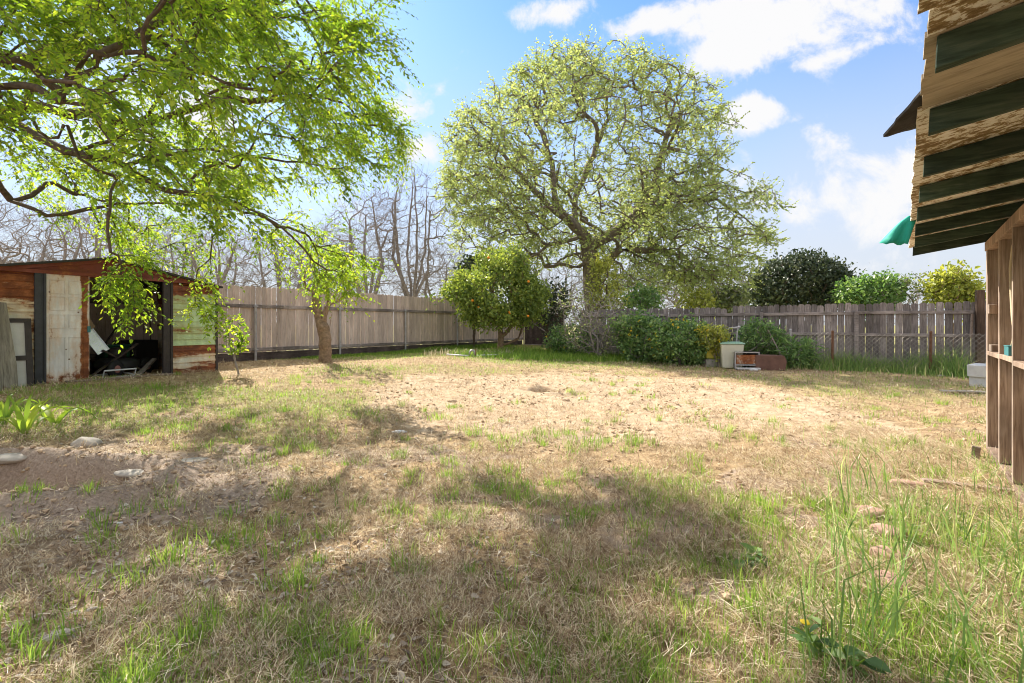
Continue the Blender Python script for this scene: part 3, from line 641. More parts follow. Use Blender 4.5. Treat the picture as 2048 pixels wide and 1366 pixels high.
# clods in the tilled soil, crumbs and dead leaves
x, y, r = polar(60000, 2.2, 13, .6); k = keepf(x, y, rng.random(len(x)) < (m_tilled(x,y)*.75*ss(fbm(x*1.6,y*1.6,95),.42,.62)+m_dirt(x,y)*.75+.03)); x,y,r = x[k],y[k],r[k]; n = len(x)
s = (.003+.017*rng.random(n)**6)*(1+.05*r); P = np.stack([x,y,gzd(x,y)+s*.3],1)
tag(link('soil_crumbs', lumps('soil_crumbs', P, np.stack([s,s*(.7+.5*rng.random(n)),s*.7],1), rng.random(n)), M['clod']), kind='stuff', label='loose crumbs and clods of dug soil', cat='soil')
x, y, r = polar(9000, 1.7, 8, .8, -50, 5); k = rng.random(len(x)) < .12+.6*ell(x,y,-1.9,2.6,1.6,1.1); x,y = x[k],y[k]; n = len(x); P = np.stack([x,y,gzd(x,y)+.008],1)
tag(link('leaf_litter', leafmesh('leaf_litter', P, rng.normal(0,1,(n,3))*[1,1,.2], unit(rng.normal(0,.35,(n,3))+[0,0,1]), .018+.035*rng.random(n), .012+.02*rng.random(n), rng.random(n)), M['litter']), kind='stuff', label='curled dead leaves scattered on the bare soil', cat='dead leaves')

# ---- single stones and scraps
def st(px, py, sx, sy, sz_, mat, seed, name, lab, cat, grp=None, rz=0, amp=.3, dz=0, flat=1):
    x, y = onground(px, py); return stone(name, G(x,y,dz), (sx,sy,sz_), M[mat], seed, rz, None, amp, flat, label=lab, cat=cat, group=grp)
st(172,890,.24,.17,.12,'stone',1,'stone','rounded grey stone beside a grass tuft, below the strappy plant','stone',rz=.3,dz=.02)
st(15,920,.30,.2,.07,'stone',2,'stone','flat pale stone at the left rim of the dug hollow','stone',rz=.1)
st(375,922,.30,.16,.035,'stone',3,'stone','long flat stone slab flush with the soil, right of the dug hollow','stone',rz=.5,amp=.14)
st(275,945,.36,.2,.05,'stone',4,'stone','broad flat buried stone just above the dug hollow rim','stone',rz=-.1,amp=.14,dz=-.005)
st(480,860,.16,.08,.03,'stone',5,'stone','small white flat stone in the shaded grass before the shed','stone')
st(800,864,.17,.09,.05,'whitebox',6,'paper_scrap','crumpled white paper scrap lying in the middle of the shaded lawn','paper scrap',rz=.3,amp=.45)
st(118,1272,.10,.05,.035,'stone',7,'stone_chip','pale pointed stone chip in the leaf litter','stone chip',rz=.5,amp=.5)
st(92,1232,.06,.05,.035,'cardboard',8,'stone_chip','tan angular stone chip above the pale pointed one','stone chip',rz=.2,amp=.5)
st(182,1215,.05,.03,.02,'stone',9,'stone_chip','small white chip near the dug hollow','stone chip',rz=1.2,amp=.4)
st(436,1306,.045,.045,.02,'whitebox',10,'white_shell','small round white shell in the near grass','shell',amp=.12)
st(240,1048,.04,.02,.015,'whitebox',11,'bottle_cap','tiny bluish white scrap on the bare soil','scrap',rz=.4)
st(50,1210,.07,.06,.06,'clod',12,'stone_chip','brown lump on the dusty soil at the left edge','stone chip')
st(405,1340,.06,.05,.05,'clod',13,'stone_chip','rust brown lump in the grass at the bottom edge','stone chip')
st(905,803,.16,.12,.09,'clod',14,'soil_clod','dark turf clod with a grass sprig, standing alone at the edge of the shade','soil clod',amp=.5)
st(1080,783,.35,.14,.10,'clod',15,'soil_clod','dark raised clods heaped behind the small hole','soil clod',amp=.55)
st(1130,802,.16,.12,.06,'clod',16,'soil_clod','brown clod right of the small hole','soil clod',amp=.55)
st(1880,752,.22,.12,.06,'stone',17,'stone','small grey stone at the edge of the fence weeds','stone')
for k,(px,py,lab) in enumerate([(1742,1030,'pinkish brick chunk standing farthest out in the row of edging'),(1776,1072,'pink edging brick half sunk in tall grass, far end'),(1780,1120,'pink edging brick between tall grass, middle of the row'),(1783,1170,'nearest pink edging brick, crumbling, in tall grass'),(1815,972,'thin pink brick slab beside the weathered lath')]):
    x, y = onground(px, py); mb = MB(Matrix()); 
    o = stone('edging_brick', G(x,y,.012), (.13 if k<4 else .24,.17 if k<4 else .10,.075), M['brick'], 30+k, .35 if k<4 else -.5, None, .16, .55, label=lab, cat='brick', group='pinkish edging bricks sunk in the grass')
# lath on the ground
x, y = onground(1935,978); b = MB(); b.box((-.28,-.03,0),(.28,.03,.018),.5); o = b.build('weathered_lath', M['ground_plank'], None, .002); o.location = G(x,y,.02); o.rotation_euler = (.05,.03,-.38); tag(o, 'pale weathered lath lying on straw before the lean-to', 'lath')

# ================================================================== left fence
def LP(px, off=0):   # point along the left fence seen at px
    k = (px-HX)/F; t = (k*LA[1]-LA[0])/(LD[0]-k*LD[1]); p = LA+LD*t+LN*off; return p, t
fr = empty('wooden_fence', (LA[0],LA[1],.33), math.atan2(LD[1],LD[0]), label='tall lilac grey board fence on steel posts behind the shed and the small stump tree', cat='fence')
ca, sa = LD; 
t1 = LP(1045)[1]; mb = MB(); s = -9.0; k = 0
gzl = lambda s_: float(gz(LA[0]+LD[0]*s_, LA[1]+LD[1]*s_))-.33
while s < t1:
    wd = .122+.010*rng.random(); top = 1.92+.012*rng.normal()+(.0 if rng.random() > .06 else -.05); e = .022
    yo = .0+.004*rng.normal(); mb.prism([(s,.22+.01*rng.normal()),(s+wd,.22),(s+wd,top-e),(s+wd-e,top),(s+e,top),(s,top-e)], yo+.0, yo+.018); s += wd+(.008 if rng.random() < .75 else .016)
mb.build('picket_panel', M['fence_l'], fr)
mb = MB()
for z0,name in ((1.36,'rail'),(.25,'rail')):
    mb = MB(); s = -9.0
    while s < t1: 
        e = min(s+2.44, t1); mb.box((s,-.04,z0),(e-.004,-.002,z0+.085)); s = e
    mb.build(name, M['rail'], fr, .004)
mb = MB(); mb.box((-9.0,.002,-.25),(t1,.036,.215),.4); mb.build('kickboard', M['kick'], fr)
for px in (508,677,808,912,1003):
    s = LP(px)[1]; mb = MB(); mb.tube([(s,-.075,-.3),(s,-.075,1.42)], .032, 10); mb.tube([(s,-.075,1.42),(s,-.075,1.45)], [.038,.02], 10)
    for z in (.29,1.40): mb.box((s-.05,-.113,z-.02),(s+.05,-.04,z+.02))
    mb.build('post', M['galv'], fr, smooth=False)
# lattice gate panel closing the far corner
p, s = LP(1045); q = at(1150,700,21.5); g_ = empty('wire_gate', (p[0]+.05,p[1]+.0,.32), math.atan2(q[1]-p[1],q[0]-p[0]), label='dark wire gate in the far corner behind the citrus tree', cat='gate')
mb = MB(); mb.box((0,-.02,0),(.05,.02,1.5)); mb.box((2.2,-.02,0),(2.25,.02,1.5)); mb.box((.05,-.02,1.45),(2.2,.02,1.5)); mb.box((.05,-.02,0),(2.2,.02,.05)); mb.beam((.05,0,1.3),(2.2,0,.1),.04,.05); mb.build('frame', M['rail'], g_)
mb = MB(); 
for k in range(15): mb.box((.05+k*.143,.03,.0),(.19+k*.143,.05,1.42)); 
mb.build('board_panel', M['kick'], g_)

# ================================================================== right fence
def RP(px):
    k = (px-HX)/F; return (k*RA[1]-RA[0])/(RD[0]-k*RD[1])
fr = empty('wooden_fence', (RA[0],RA[1],.0), math.atan2(RD[1],RD[0]), label='dark grey weathered dog-eared board fence behind the wire fence', cat='fence')
mb = MB(); s = -1.6; gap0, gap1 = RP(1456), RP(1465); sp_ = RP(1956)
while s < 11.6:
    wd = .135+.008*rng.random(); top = 1.785+.014*rng.normal(); e = .028; 
    if s < RP(1450): top -= .05
    if not (gap0-.05 < s < gap1-.03):
        tl = rng.normal(0,.006); yo = .01*rng.normal()*.3
        mb.prism([(s,.02),(s+wd,.02),(s+wd+tl,top-e*1.3),(s+wd-e+tl,top),(s+e+tl,top),(s+tl,top-e*1.3)], yo, yo+.017)
    else: mb.prism([(s,.02),(s+wd,.02),(s+wd,1.50),(s,1.50)], 0, .017)
    s += wd+(.004 if s < RP(1760) else .016)+.004*rng.random()
mb.build('picket_panel', M['fence_r'], fr)
brk = [-1.6, RP(1338), RP(1523), RP(1712), RP(1951), 11.6]
for z0 in (1.50,.96,.35):
    mb = MB()
    for a_,b_ in zip(brk[:-1],brk[1:]):
        dz = rng.normal(0,.012); mb.beam((a_+.045,-.025,z0+.04+dz),(b_-.045,-.025,z0+.04+rng.normal(0,.012)),.04,.075)
    mb.build('rail', M['rail'], fr, .003)
for px in (1338,1523,1712):
    s = RP(px); mb = MB(); mb.box((s-.045,-.10,-.2),(s+.045,-.008,1.60 if px>1400 else 1.5)); mb.build('post', M['rail'], fr, .005)
s = RP(1956); mb = MB(); mb.box((s-.07,-.20,-.2),(s+.07,-.05,2.04)); o = mb.build('post', M['post_wood'], fr, .006); o['label'] = 'thick brown corner post'
mb = MB(); mb.beam((s-.16,-.15,.95),(s-.13,-.12,1.5),.03,.05); mb.build('brace_slat', M['ground_plank'], fr)
# chain link fence
off = .55; cf = empty('chain_link_fence', (RA[0]+RN[0]*off,RA[1]+RN[1]*off,.1), math.atan2(RD[1],RD[0]), label='low sagging chain link fence on rusted posts before the grey board fence', cat='wire fence')
def RPo(px):
    k = (px-HX)/F; a = RA+RN*off; return (k*a[1]-a[0])/(RD[0]-k*RD[1])
s0, s1 = RPo(1470), RPo(1990); H = .94; mb = MB(); dx = .105
k = 0; xx = s0-H
def topz(s_): return H+.02*math.sin(s_*1.7)+.012*math.sin(s_*5.1)
while xx < s1:
    a_, b_ = max(xx, s0), min(xx+H, s1)
    if b_ > a_:
        sl_ = .004; w_ = .0042
        mb.tube([(a_,-sl_,a_-xx),(b_,-sl_,b_-xx+ (topz(b_)-H if b_==xx+H else 0))], w_, 3, cap=False)
        mb.tube([(a_,sl_,H-(a_-xx)+(topz(a_)-H if a_==xx else 0)),(b_,sl_,H-(b_-xx))], w_, 3, cap=False)
    xx += dx
mb.build('wire_mesh', M['wire'], cf)
mb = MB(); mb.tube([(s0+(s1-s0)*i/30,0,topz(s0+(s1-s0)*i/30)-.03) for i in range(31)], .006, 4); mb.build('tension_wire', M['wire'], cf)
for px,hh_ in ((1478,1.1),(1580,1.02),(1664,.98),(1860,.98)):
    s = RPo(px); mb = MB(); mb.tube([(s,-.03,-.3),(s+.01,-.03,hh_)], .028, 9); mb.tube([(s+.01,-.03,hh_),(s+.01,-.03,hh_+.035)], [.036,.02], 9)
    mb.build('post', M['galv'] if px < 1600 else M['rustpipe'], cf)

# ================================================================== metal shed on the left
SX, SY, SZ = -7.26, 7.69, .30
sh = empty('garden_shed', (SX,SY,SZ), math.atan2(.883,.469), label='rusted low gabled garden shed with its sliding door half open', cat='shed')
xl, xr, xp, zp, sl_ = -.98, 2.729, .878, 2.05, .19; DEP = 2.5
def gl(x): return zp-sl_*abs(x-xp)
def ribwall(name, x0, x1, z0, ztop, mat, y=0, pitch=.115, d=.024, parent=sh, flip=1):
    """lapped horizontal siding, each lap leaning out at its foot; ztop is a function of x"""
    mb = MB(); z = z0; t = rng.random()
    while z < max(ztop(x0), ztop(x1), ztop(min(max(xp,x0),x1))):
        zz = z+pitch; a_, b_ = x0, x1
        tl, tr = min(zz, ztop(a_)), min(zz, ztop(b_))
        if tl > z+.004 or tr > z+.004:
            tl, tr = max(tl, z+.002), max(tr, z+.002)
            mb.add([(a_,y-d*flip,z),(b_,y-d*flip,z),(b_,y,tr),(a_,y,tl),(a_,y+.012*flip,z),(b_,y+.012*flip,z),(b_,y+.012*flip,tr),(a_,y+.012*flip,tl)], [(0,1,2,3),(7,6,5,4),(0,4,5,1),(3,2,6,7),(0,3,7,4),(1,5,6,2)], t)
        z = zz
    return mb.build(name, mat, parent)
ribwall('front_siding', xl+.0, -.055, 0, lambda x: 1.76, M['siding_rust'])['label'] = 'front wall of rusted lapped siding left of the door'
o = ribwall('front_siding', 1.90, xr-.02, .56, lambda x: min(1.74, gl(x)-.03), M['greenpanel'])
o['label'] = 'pale green lapped siding with rusty top'
ribwall('front_siding', 1.90, xr-.02, 0, lambda x: .56, M['creampanel'])['label'] = 'cream siding streaked with rust under the green siding'
mb = MB(); mb.box((-.075,-.045,0),(.0,.0,1.78)); mb.box((.0,-.03,0),(.035,.0,1.78)); mb.box((.035,-.045,0),(.062,.0,1.78)); mb.build('corner_trim', M['bluepost'], sh, .004)
mb = MB(); mb.box((1.735,-.035,0),(1.80,.02,1.77)); mb.box((1.80,-.022,0),(1.862,.02,1.77)); mb.box((1.862,-.035,0),(1.90,.02,1.77)); mb.build('door_jamb', M['darkmetal'], sh, .003)
mb = MB(); mb.box((xr-.02,-.03,0),(xr+.025,.03,gl(xr)-.03)); mb.build('corner_trim', M['darkmetal'], sh, .003)
# header and gable
mb = MB(); mb.prism([(xl,1.76),(2.40,1.76),(2.40,gl(2.40)),(xp,zp),(xl,gl(xl))], -.012, .012, .5)
mb.box((xl,-.055,1.745),(2.36,-.012,1.80),.3); mb.box((xp-.03,-.05,1.80),(xp+.03,-.012,zp-.02),.6)
mb.beam((xl,-.035,gl(xl)-.02),(xp,-.035,zp-.02),.045,.05,(0,0,1),.4); mb.beam((xp,-.035,zp-.02),(xr+.03,-.035,gl(xr)-.03),.045,.05,(0,0,1),.4)
mb.build('gable', M['redfascia'], sh)
# roof
mb = MB()
for (a_,b_) in ((xl-.06,xp),(xp,xr+.06)):
    mb.add([(a_,-.14,gl(a_)+.005),(b_,-.14,gl(b_)+.005),(b_,DEP+.08,gl(b_)+.005),(a_,DEP+.08,gl(a_)+.005),(a_,-.14,gl(a_)+.04),(b_,-.14,gl(b_)+.04),(b_,DEP+.08,gl(b_)+.04),(a_,DEP+.08,gl(a_)+.04)],[(0,3,2,1),(4,5,6,7),(0,1,5,4),(1,2,6,5),(2,3,7,6),(3,0,4,7)],.5)
mb.build('roof', M['roofsheet'], sh)
# side and back walls
mb = MB(); z = 0
for xx_,o_ in ((xl,-1),(xr,1)):
    zt = gl(xx_)-.0; mb = MB(); mb.box((xx_-.012,.035,0),(xx_+.012,DEP,zt)); mb.build('side_wall', M['siding_rust'], sh)
ribwall('back_wall', xl, xr, 0, lambda x: gl(x) if x != xp else zp, M['inwall'], DEP)
mb = MB(); mb.prism([(xl,1.6),(xr,1.6),(xr,gl(xr)),(xp,zp),(xl,gl(xl))], DEP+.02, DEP+.03, .5); mb.build('back_gable', M['inwall'], sh)
mb = MB()
for xx_ in (-.3,.45,1.2,1.95): mb.box((xx_,DEP-.06,0),(xx_+.04,DEP-.018,1.7))
for z in (.62,1.15): mb.box((xl+.02,DEP-.10,z),(xr-.02,DEP-.062,z+.04))
mb.build('inner_frame', M['darkmetal'], sh)
mb = MB(); mb.box((xl+.02,.02,-.06),(xr-.02,DEP,-.005)); mb.build('floor', M['brownbox'], sh)
# sliding door: six recessed panels over two tall ones
dr = MB(); x0,x1 = .066,.614; H_ = 1.745
dr.box((x0,-.030,.0),(x1,-.006,H_),.5)
def framed(mb, a,b,c,d, yf, t=.012, h=.006):
    for lo,hi in (((a,c),(b,c+t)),((a,d-t),(b,d)),((a,c+t),(a+t,d-t)),((b-t,c+t),(b,d-t))): mb.box((lo[0],yf-h*1.7,lo[1]),(hi[0],yf,hi[1]),.5)
for z0 in (1.44,1.18,.90): 
    framed(dr, x0+.035,x0+.235,z0,z0+.22,-.030); framed(dr, x0+.275,x0+.475,z0,z0+.22,-.030)
framed(dr, x0+.035,x0+.235,.12,.76,-.030); framed(dr, x0+.275,x0+.475,.12,.76,-.030)
door = dr.build('door', M['whitedoor'], sh, .002)
mb = MB(); mb.box((x1-.03,-.045,.83),(x1+.012,-.030,.93)); mb.build('handle', M['teal'], door, .002)
mb = MB(); mb.box((xl,-.06,-.03),(2.3,-.0,.018)); mb.build('threshold', M['rail'], sh)
Msh = Matrix.Translation((SX,SY,SZ))@Matrix.Rotation(math.atan2(.883,.469),4,'Z')
def shp(x,y,z): return Msh@Vector((x,y,z))
def inshd(name, mb, mat, loc, rot, **k):
    o = mb.build(name, mat, None, k.pop('bevel',0), k.pop('smooth',False)); o.matrix_world = Msh@Matrix.Translation(loc)@Matrix.Rotation(rot[2],4,'Z')@Matrix.Rotation(rot[1],4,'Y')@Matrix.Rotation(rot[0],4,'X'); return tag(o, **k)
# contents of the shed
mb = MB(); mb.box((-.10,-.008,0),(.10,.008,.5)); mb.box((-.10,-.03,0),(-.092,-.008,.5)); mb.box((.092,-.03,0),(.10,-.008,.5)); inshd('metal_duct', mb, M['foil'], (1.12,.72,.46), (-.25,-.5,0), label='shiny bent sheet metal duct leaning inside the shed', cat='duct')
mb = MB(); mb.box((-.12,-.01,0),(.12,.01,.36)); inshd('cardboard_sheet', mb, M['cardboard'], (.92,.78,.86), (-.2,-.45,0), label='tan cardboard piece above the shiny duct in the shed', cat='cardboard')
mw = empty('lawn_mower'); mw.matrix_world = Msh@Matrix.Translation((1.35,.75,0))@Matrix.Rotation(.5,4,'Z'); tag(mw,'dark lawn mower with black wheels and faded red hub in the shed','lawn mower')
mb = MB(); mb.lathe([(.1,.12),(.33,.14),(.36,.2),(.34,.3),(.25,.34),(.1,.35)],(0,0,0),'z',22); mb.build('deck', M['black'], mw, smooth=True)
mb = MB(); mb.lathe([(.13,.35),(.14,.42),(.13,.50),(.09,.53),(.04,.54)],(0,0,0),'z',16); mb.build('engine', M['darkmetal'], mw, smooth=True)
for k,(xx_,yy_) in enumerate(((.38,-.26),(-.38,-.26),(.38,.28),(-.38,.28))):
    mb = MB(); mb.lathe([(.10,-.035),(.155,-.03),(.165,0),(.155,.03),(.10,.035)],(xx_,yy_,.165),'y',24); wl = mb.build('wheel', M['black'], mw, smooth=True)
    mb = MB(); mb.lathe([(.03,-.05),(.065,-.045),(.07,-.03)],(xx_,yy_,.165),'y',16); mb.build('hub', M['redhub'], wl)
mb = MB(); mb.tube([(-.22,.3,.2),(-.22,.9,.85),(.22,.9,.85),(.22,.3,.2)],.014,8); mb.build('handlebar', M['darkmetal'], mw)
mb = MB(); mb.box((-.22,-.14,0),(.22,.14,.24)); mb.box((-.24,-.16,.24),(.24,.16,.28)); inshd('storage_tub', mb, M['greenbox'], (1.5,1.25,.30), (0,0,.1), bevel=.012, label='dark green plastic tub behind the mower', cat='tub')
mb = MB(); mb.box((-.25,-.25,-.02),(.25,.25,.28)); inshd('wooden_crate', mb, M['brownbox'], (1.5,1.25,0), (0,0,.1), label='dark crate under the green tub in the shed', cat='crate')
for k,(a_,b_,w_,m_,lab) in enumerate([((.70,.30,.03),(1.62,.62,.60),.045,'kick','long dark stick slanting across the shed opening'),((1.1,.9,.4),(1.75,1.2,1.25),.03,'darkmetal','thin dark pole leaning inside the shed'),((1.35,.10,.02),(1.85,.5,.30),.07,'rail','grey board lying at the right side of the shed opening'),((1.75,.35,.0),(1.1,.7,.5),.05,'kick','dark short board behind the mower wheel')]):
    mb = MB(); mb.beam(a_,b_,w_,w_*.55); o = mb.build('timber', M[m_], None); o.matrix_world = Msh; tag(o, lab, 'timber')
cf_ = MB(); pts = [(0,0,0),(.62,0,.02),(.62,.42,.05),(0,.42,.03),(0,0,0)]; cf_.tube(pts,.016,8); cf_.tube([(.06,0,0),(.06,-.05,.14),(.56,-.05,.14),(.56,0,0)],.014,8)
inshd('chair_frame', cf_, M['pvc'], (.80,.12,.03), (0,0,.1), label='upturned white tubular chair frame on the shed threshold', cat='chair frame')
for k,(xx_,yy_,c_,lab,s_) in enumerate([(.72,.12,'petunia','pink and white packet at the shed doorway',(.12,.08,.04)),(1.45,.2,'whitebox','crumpled white can in the shed clutter',(.10,.07,.06)),(1.62,.3,'redhub','reddish block beside the mower wheel',(.16,.08,.05)),(1.1,.4,'litter','papery rubbish on the shed floor',(.3,.25,.06))]):
    p_ = shp(xx_,yy_,.03); stone('rubbish', p_, s_, M[c_] , 60+k, .3, None, .3, .7, label=lab, cat='rubbish')
for k in range(3):
    mb = MB(); mb.box((-.3,-.25,0),(.3,.25,.4+.12*k)); inshd('dark_box', mb, M['black'] if k else M['brownbox'], ((.45,.2,2.1)[k],(1.3,1.9,1.7)[k],0), (0,0,.2*k), bevel=.02, label=('brown box in the dark left part of the shed','black bin deep in the left part of the shed','black bin in the right rear of the shed')[k], cat='box')
# lean-to items left of the door
mb = MB(); mb.prism([(-.13,0),(.14,0),(.15,.45),(.125,1.0),(.11,1.34),(-.10,1.36),(-.12,.8),(-.14,.4)], -.022, .022, .6)
inshd('leaning_plank', mb, M['old_plank'], (-.50,-.36,-.06), (-.14,-.035,0), label='wide cracked grey plank leaning on the rusted shed wall', cat='plank')
gt = empty('old_gate_frame'); gt.matrix_world = Msh@Matrix.Translation((-1.05,-.22,-.03))@Matrix.Rotation(-.10,4,'X'); tag(gt,'dark gate frame holding pale panels, leaning on the shed behind the plank','gate')
mb = MB(); 
for a_,b_ in (((0,0),(.06,1.08)),((.83,0),(.90,1.08)),((.06,1.02),(.83,1.08)),((.06,.46),(.83,.53)),((.06,0),(.83,.05))): mb.box((a_[0],-.03,a_[1]),(b_[0],.03,b_[1]))
mb.build('frame', M['darkmetal'], gt); mb = MB(); mb.box((.06,.0,.05),(.83,.012,1.02)); mb.build('panel', M['whitebox'], gt)
mb = MB(); mb.box((-.75,-.06,0),(.75,.06,.022)); x,y = onground(245,762,8.3); o = mb.build('ground_board', M['ground_plank'], None, .003); o.location = shp(1.0,-.22,0); o.location.z = float(gz(x,y))+.02; o.rotation_euler = (0,0,math.atan2(.883,.469)-.06); tag(o,'long thin pale board lying in front of the shed opening','board')

# ================================================================== wooden lean-to on the right
BX, BY = 4.74, 5.0; ang = math.atan2(-.787,-.617)
bt = empty('wooden_lean_to', (BX,BY,0), ang, label='open stud wall lean-to of brown boards with green rafters under peeling eaves', cat='outbuilding')
def rz_(y): return 2.08+.157*y     # underside of the rafters
studs = [.84,1.54,2.22,2.9,3.6,4.3]
mb = MB(); mb.box((0,-.0,.02),(.10,.10,1.985)); o = mb.build('corner_post', M['stud'], bt, .004)
for s in studs:
    mb = MB(); mb.box((s,.0+.004*rng.normal(),.06),(s+.040,.100,1.985),rng.random()); mb.build('stud', M['stud'], bt, .003)
mb = MB(); mb.box((.0,-.01,1.985),(4.9,.12,2.075)); mb.build('top_plate', M['stud_edge'], bt, .005)
mb = MB(); mb.box((.10,-.0,-.02),(4.9,.13,.055)); mb.build('sill_plate', M['stud_edge'], bt, .005)
prev = .10
for k,s in enumerate(studs):
    z = .955+(.0,.006,-.012,.0,.01,0)[k]; mb = MB(); mb.box((prev+.002,.0,z),(s-.002,.098,z+.04)); mb.build('blocking', M['stud_edge'], bt, .003); prev = s+.04
mb = MB(); mb.box((.102,.0,1.36),(.22,.06,1.45)); mb.build('blocking', M['stud'], bt, .003)
mb = MB(); mb.box((.102,.01,.997),(.28,.09,1.06)); mb.build('blocking', M['stud'], bt, .003)
mb = MB(); s = .02
while s < 4.9: wd = .22+.05*rng.random(); mb.box((s,.104,.0),(s+wd,.124,1.984)); s += wd+.004
mb.build('wall_boards', M['siding'], bt)
mb = MB(); y_ = .125
while y_ < 2.3: wd = .2+.04*rng.random(); mb.box((.0,y_,.0),(.02,y_+wd,2.06+.157*y_)); y_ += wd+.005
mb.build('end_wall_boards', M['siding'], bt)
for s in (0,.0):
    pass
mb = MB(); mb.box((.0,2.30,.0),(4.9,2.34,2.38)); mb.build('rear_wall', M['siding'], bt)
for Yr in (5.355,4.80,4.17,3.58,3.03,2.51,1.96,1.47,.98,.5):
    s = (5.355-Yr)/.785; mb = MB(); t_ = rng.random(); y0,y1 = -.573+.005*rng.normal(),2.4
    poly = [(y0,rz_(y0)),(y1,rz_(y1)),(y1,rz_(y1)+.094),(y0+.004,rz_(y0)+.094)]
    vs = [(s-.02,a_,b_) for a_,b_ in poly]+[(s+.02,a_,b_) for a_,b_ in poly]
    mb.add(vs,[(0,1,2,3),(7,6,5,4),(0,4,5,1),(1,5,6,2),(2,6,7,3),(3,7,4,0)],t_); mb.build('rafter', M['rafter'], bt, .002)
def sheet(name, s0, s1, ov, mat, z_off, th, jag, parent=bt, seed=0, y1=2.4, lab=None):
    """roof sheet with a broken outer edge"""
    g_ = np.random.default_rng(seed); n_ = max(3, int((s1-s0)/.035)); mb = MB(); ss_ = np.linspace(s0,s1,n_)
    e_ = -ov-jag*(fbm(ss_*6+seed, ss_*0+1, seed)-.5)*2-jag*.7*(g_.random(n_)-.5)
    vs = []
    for a_,b_ in zip(ss_,e_): vs += [(a_,b_,rz_(b_)+z_off),(a_,y1,rz_(y1)+z_off),(a_,b_,rz_(b_)+z_off+th),(a_,y1,rz_(y1)+z_off+th)]
    fs = []
    for i_ in range(n_-1): b = i_*4; fs += [(b,b+1,b+5,b+4),(b+2,b+6,b+7,b+3),(b,b+4,b+6,b+2),(b+1,b+3,b+7,b+5)]
    fs += [(0,2,3,1),((n_-1)*4,(n_-1)*4+1,(n_-1)*4+3,(n_-1)*4+2)]
    mb.add(vs,fs,.5); o = mb.build(name, mat, parent); 
    if lab: o['label'] = lab
    return o
zt = .0955
sheet('roof_sheathing', -.05, 3.60, .606, M['osb'], zt, .014, .008, seed=1)
sheet('roof_sheathing', 3.612, 4.36, .603, M['osb'], zt, .014, .006, seed=2)
for k in range(5): a_ = 4.362+.155*k; sheet('sheathing_board', a_, a_+.151, .592+.006*(k%2), M['sheath_board'] if k != 4 else M['osb'], zt, .018, .002, seed=3+k)
sheet('roof_sheathing', 5.14, 6.1, .615, M['osb'], zt, .014, .005, seed=9)
sheet('roofing_felt', -.06, 3.598, .598, M['tarpaper'], zt+.016, .006, .008, seed=11); sheet('roofing_felt', 3.614, 6.1, .590, M['tarpaper'], zt+.020, .006, .006, seed=12)
# torn flap of roofing, drooping past the edge
mb = MB(); n_ = 14; sa_ = 4.06; vs = []
for i_ in range(n_):
    t = i_/(n_-1); s_ = sa_+.44*t; out = .62+.20*(1-abs(2*t-.75)/1.3)+.012*rng.normal(); out = .585+.13*(1-(abs(t-.36)/(.64 if t > .36 else .40)))+.004*rng.normal()
    for q_,(yy_,dz_) in enumerate(((-.5,.0),(-out,-.05*((out-.585)/.13)))):
        for th_ in (0,.012): vs.append((s_,yy_,rz_(yy_)+zt+.03+dz_+th_))
fs = []
for i_ in range(n_-1): b = i_*4; fs += [(b,b+4,b+6,b+2),(b+1,b+3,b+7,b+5),(b,b+1,b+5,b+4),(b+2,b+6,b+7,b+3)]
fs += [(0,2,3,1),((n_-1)*4,(n_-1)*4+1,(n_-1)*4+3,(n_-1)*4+2)]
mb.add(vs,fs,.5); mb.build('roofing_flap', M['tarpaper'], bt)['label'] = 'torn dark roofing flap sticking out past the eaves'
# aqua cloth scrap
mb = MB(); n_ = 9; vs = []
for i_ in range(n_):
    t = i_/(n_-1)
    for j_ in range(6):
        v_ = j_/5; yo_ = -.615-.19*v_**.8; yi_ = -.56-.06*v_; yy_ = yi_+(yo_-yi_)*t
        vs.append((1.72+.05*v_+.022*math.sin(t*9+v_*2)*(.3+v_), yy_, rz_(-.6)+zt+.045-.235*v_*(1-.12*t)+.008*math.sin(t*15)*v_))
fs = [(i_*6+j_,i_*6+j_+1,(i_+1)*6+j_+1,(i_+1)*6+j_) for i_ in range(n_-1) for j_ in range(5)]
mb.add(vs,fs,.5); o = mb.build('cloth_scrap', M['aqua'], None, smooth=True); so_ = o.modifiers.new('thick','SOLIDIFY'); so_.thickness = .004
o.matrix_world = Matrix.Translation((BX,BY,0))@Matrix.Rotation(ang,4,'Z'); tag(o,'aqua green cloth scrap hanging off the eaves','cloth')
# cable and box
mb = MB(); mb.tube([(1.22,.07,1.98),(1.10,.06,1.90),(1.02,.055,1.72),(1.06,.055,1.5),(1.16,.05,1.32),(1.24,.05,1.2),(1.20,.05,1.12),(1.12,.05,1.07)], .013, 8); cb = mb.build('cable', M['conduit'], bt, smooth=True)
mb = MB(); mb.box((1.02,.015,.995),(1.22,.085,1.075)); mb.box((1.01,.010,1.075),(1.23,.09,1.082)); mb.build('outlet_box', M['teal'], bt, .003)
for s_ in (.5,): 
    x,y = 4.74-.62*s_+.0,5-.785*s_; mb = MB(); mb.box((-.03,-.012,0),(.03,.012,.13)); o = mb.build('wood_offcut', M['ground_plank'], None, .003); o.location = G(x-.12,y+.05,0); o.rotation_euler = (.1,.12,-.9); tag(o,'short pink wood offcut propped against the lean-to sill','wood offcut')

# ================================================================== things by the right fence
def GG(px, Y, dz=0): x = (px-HX)/F*Y; return G(x,Y,dz)
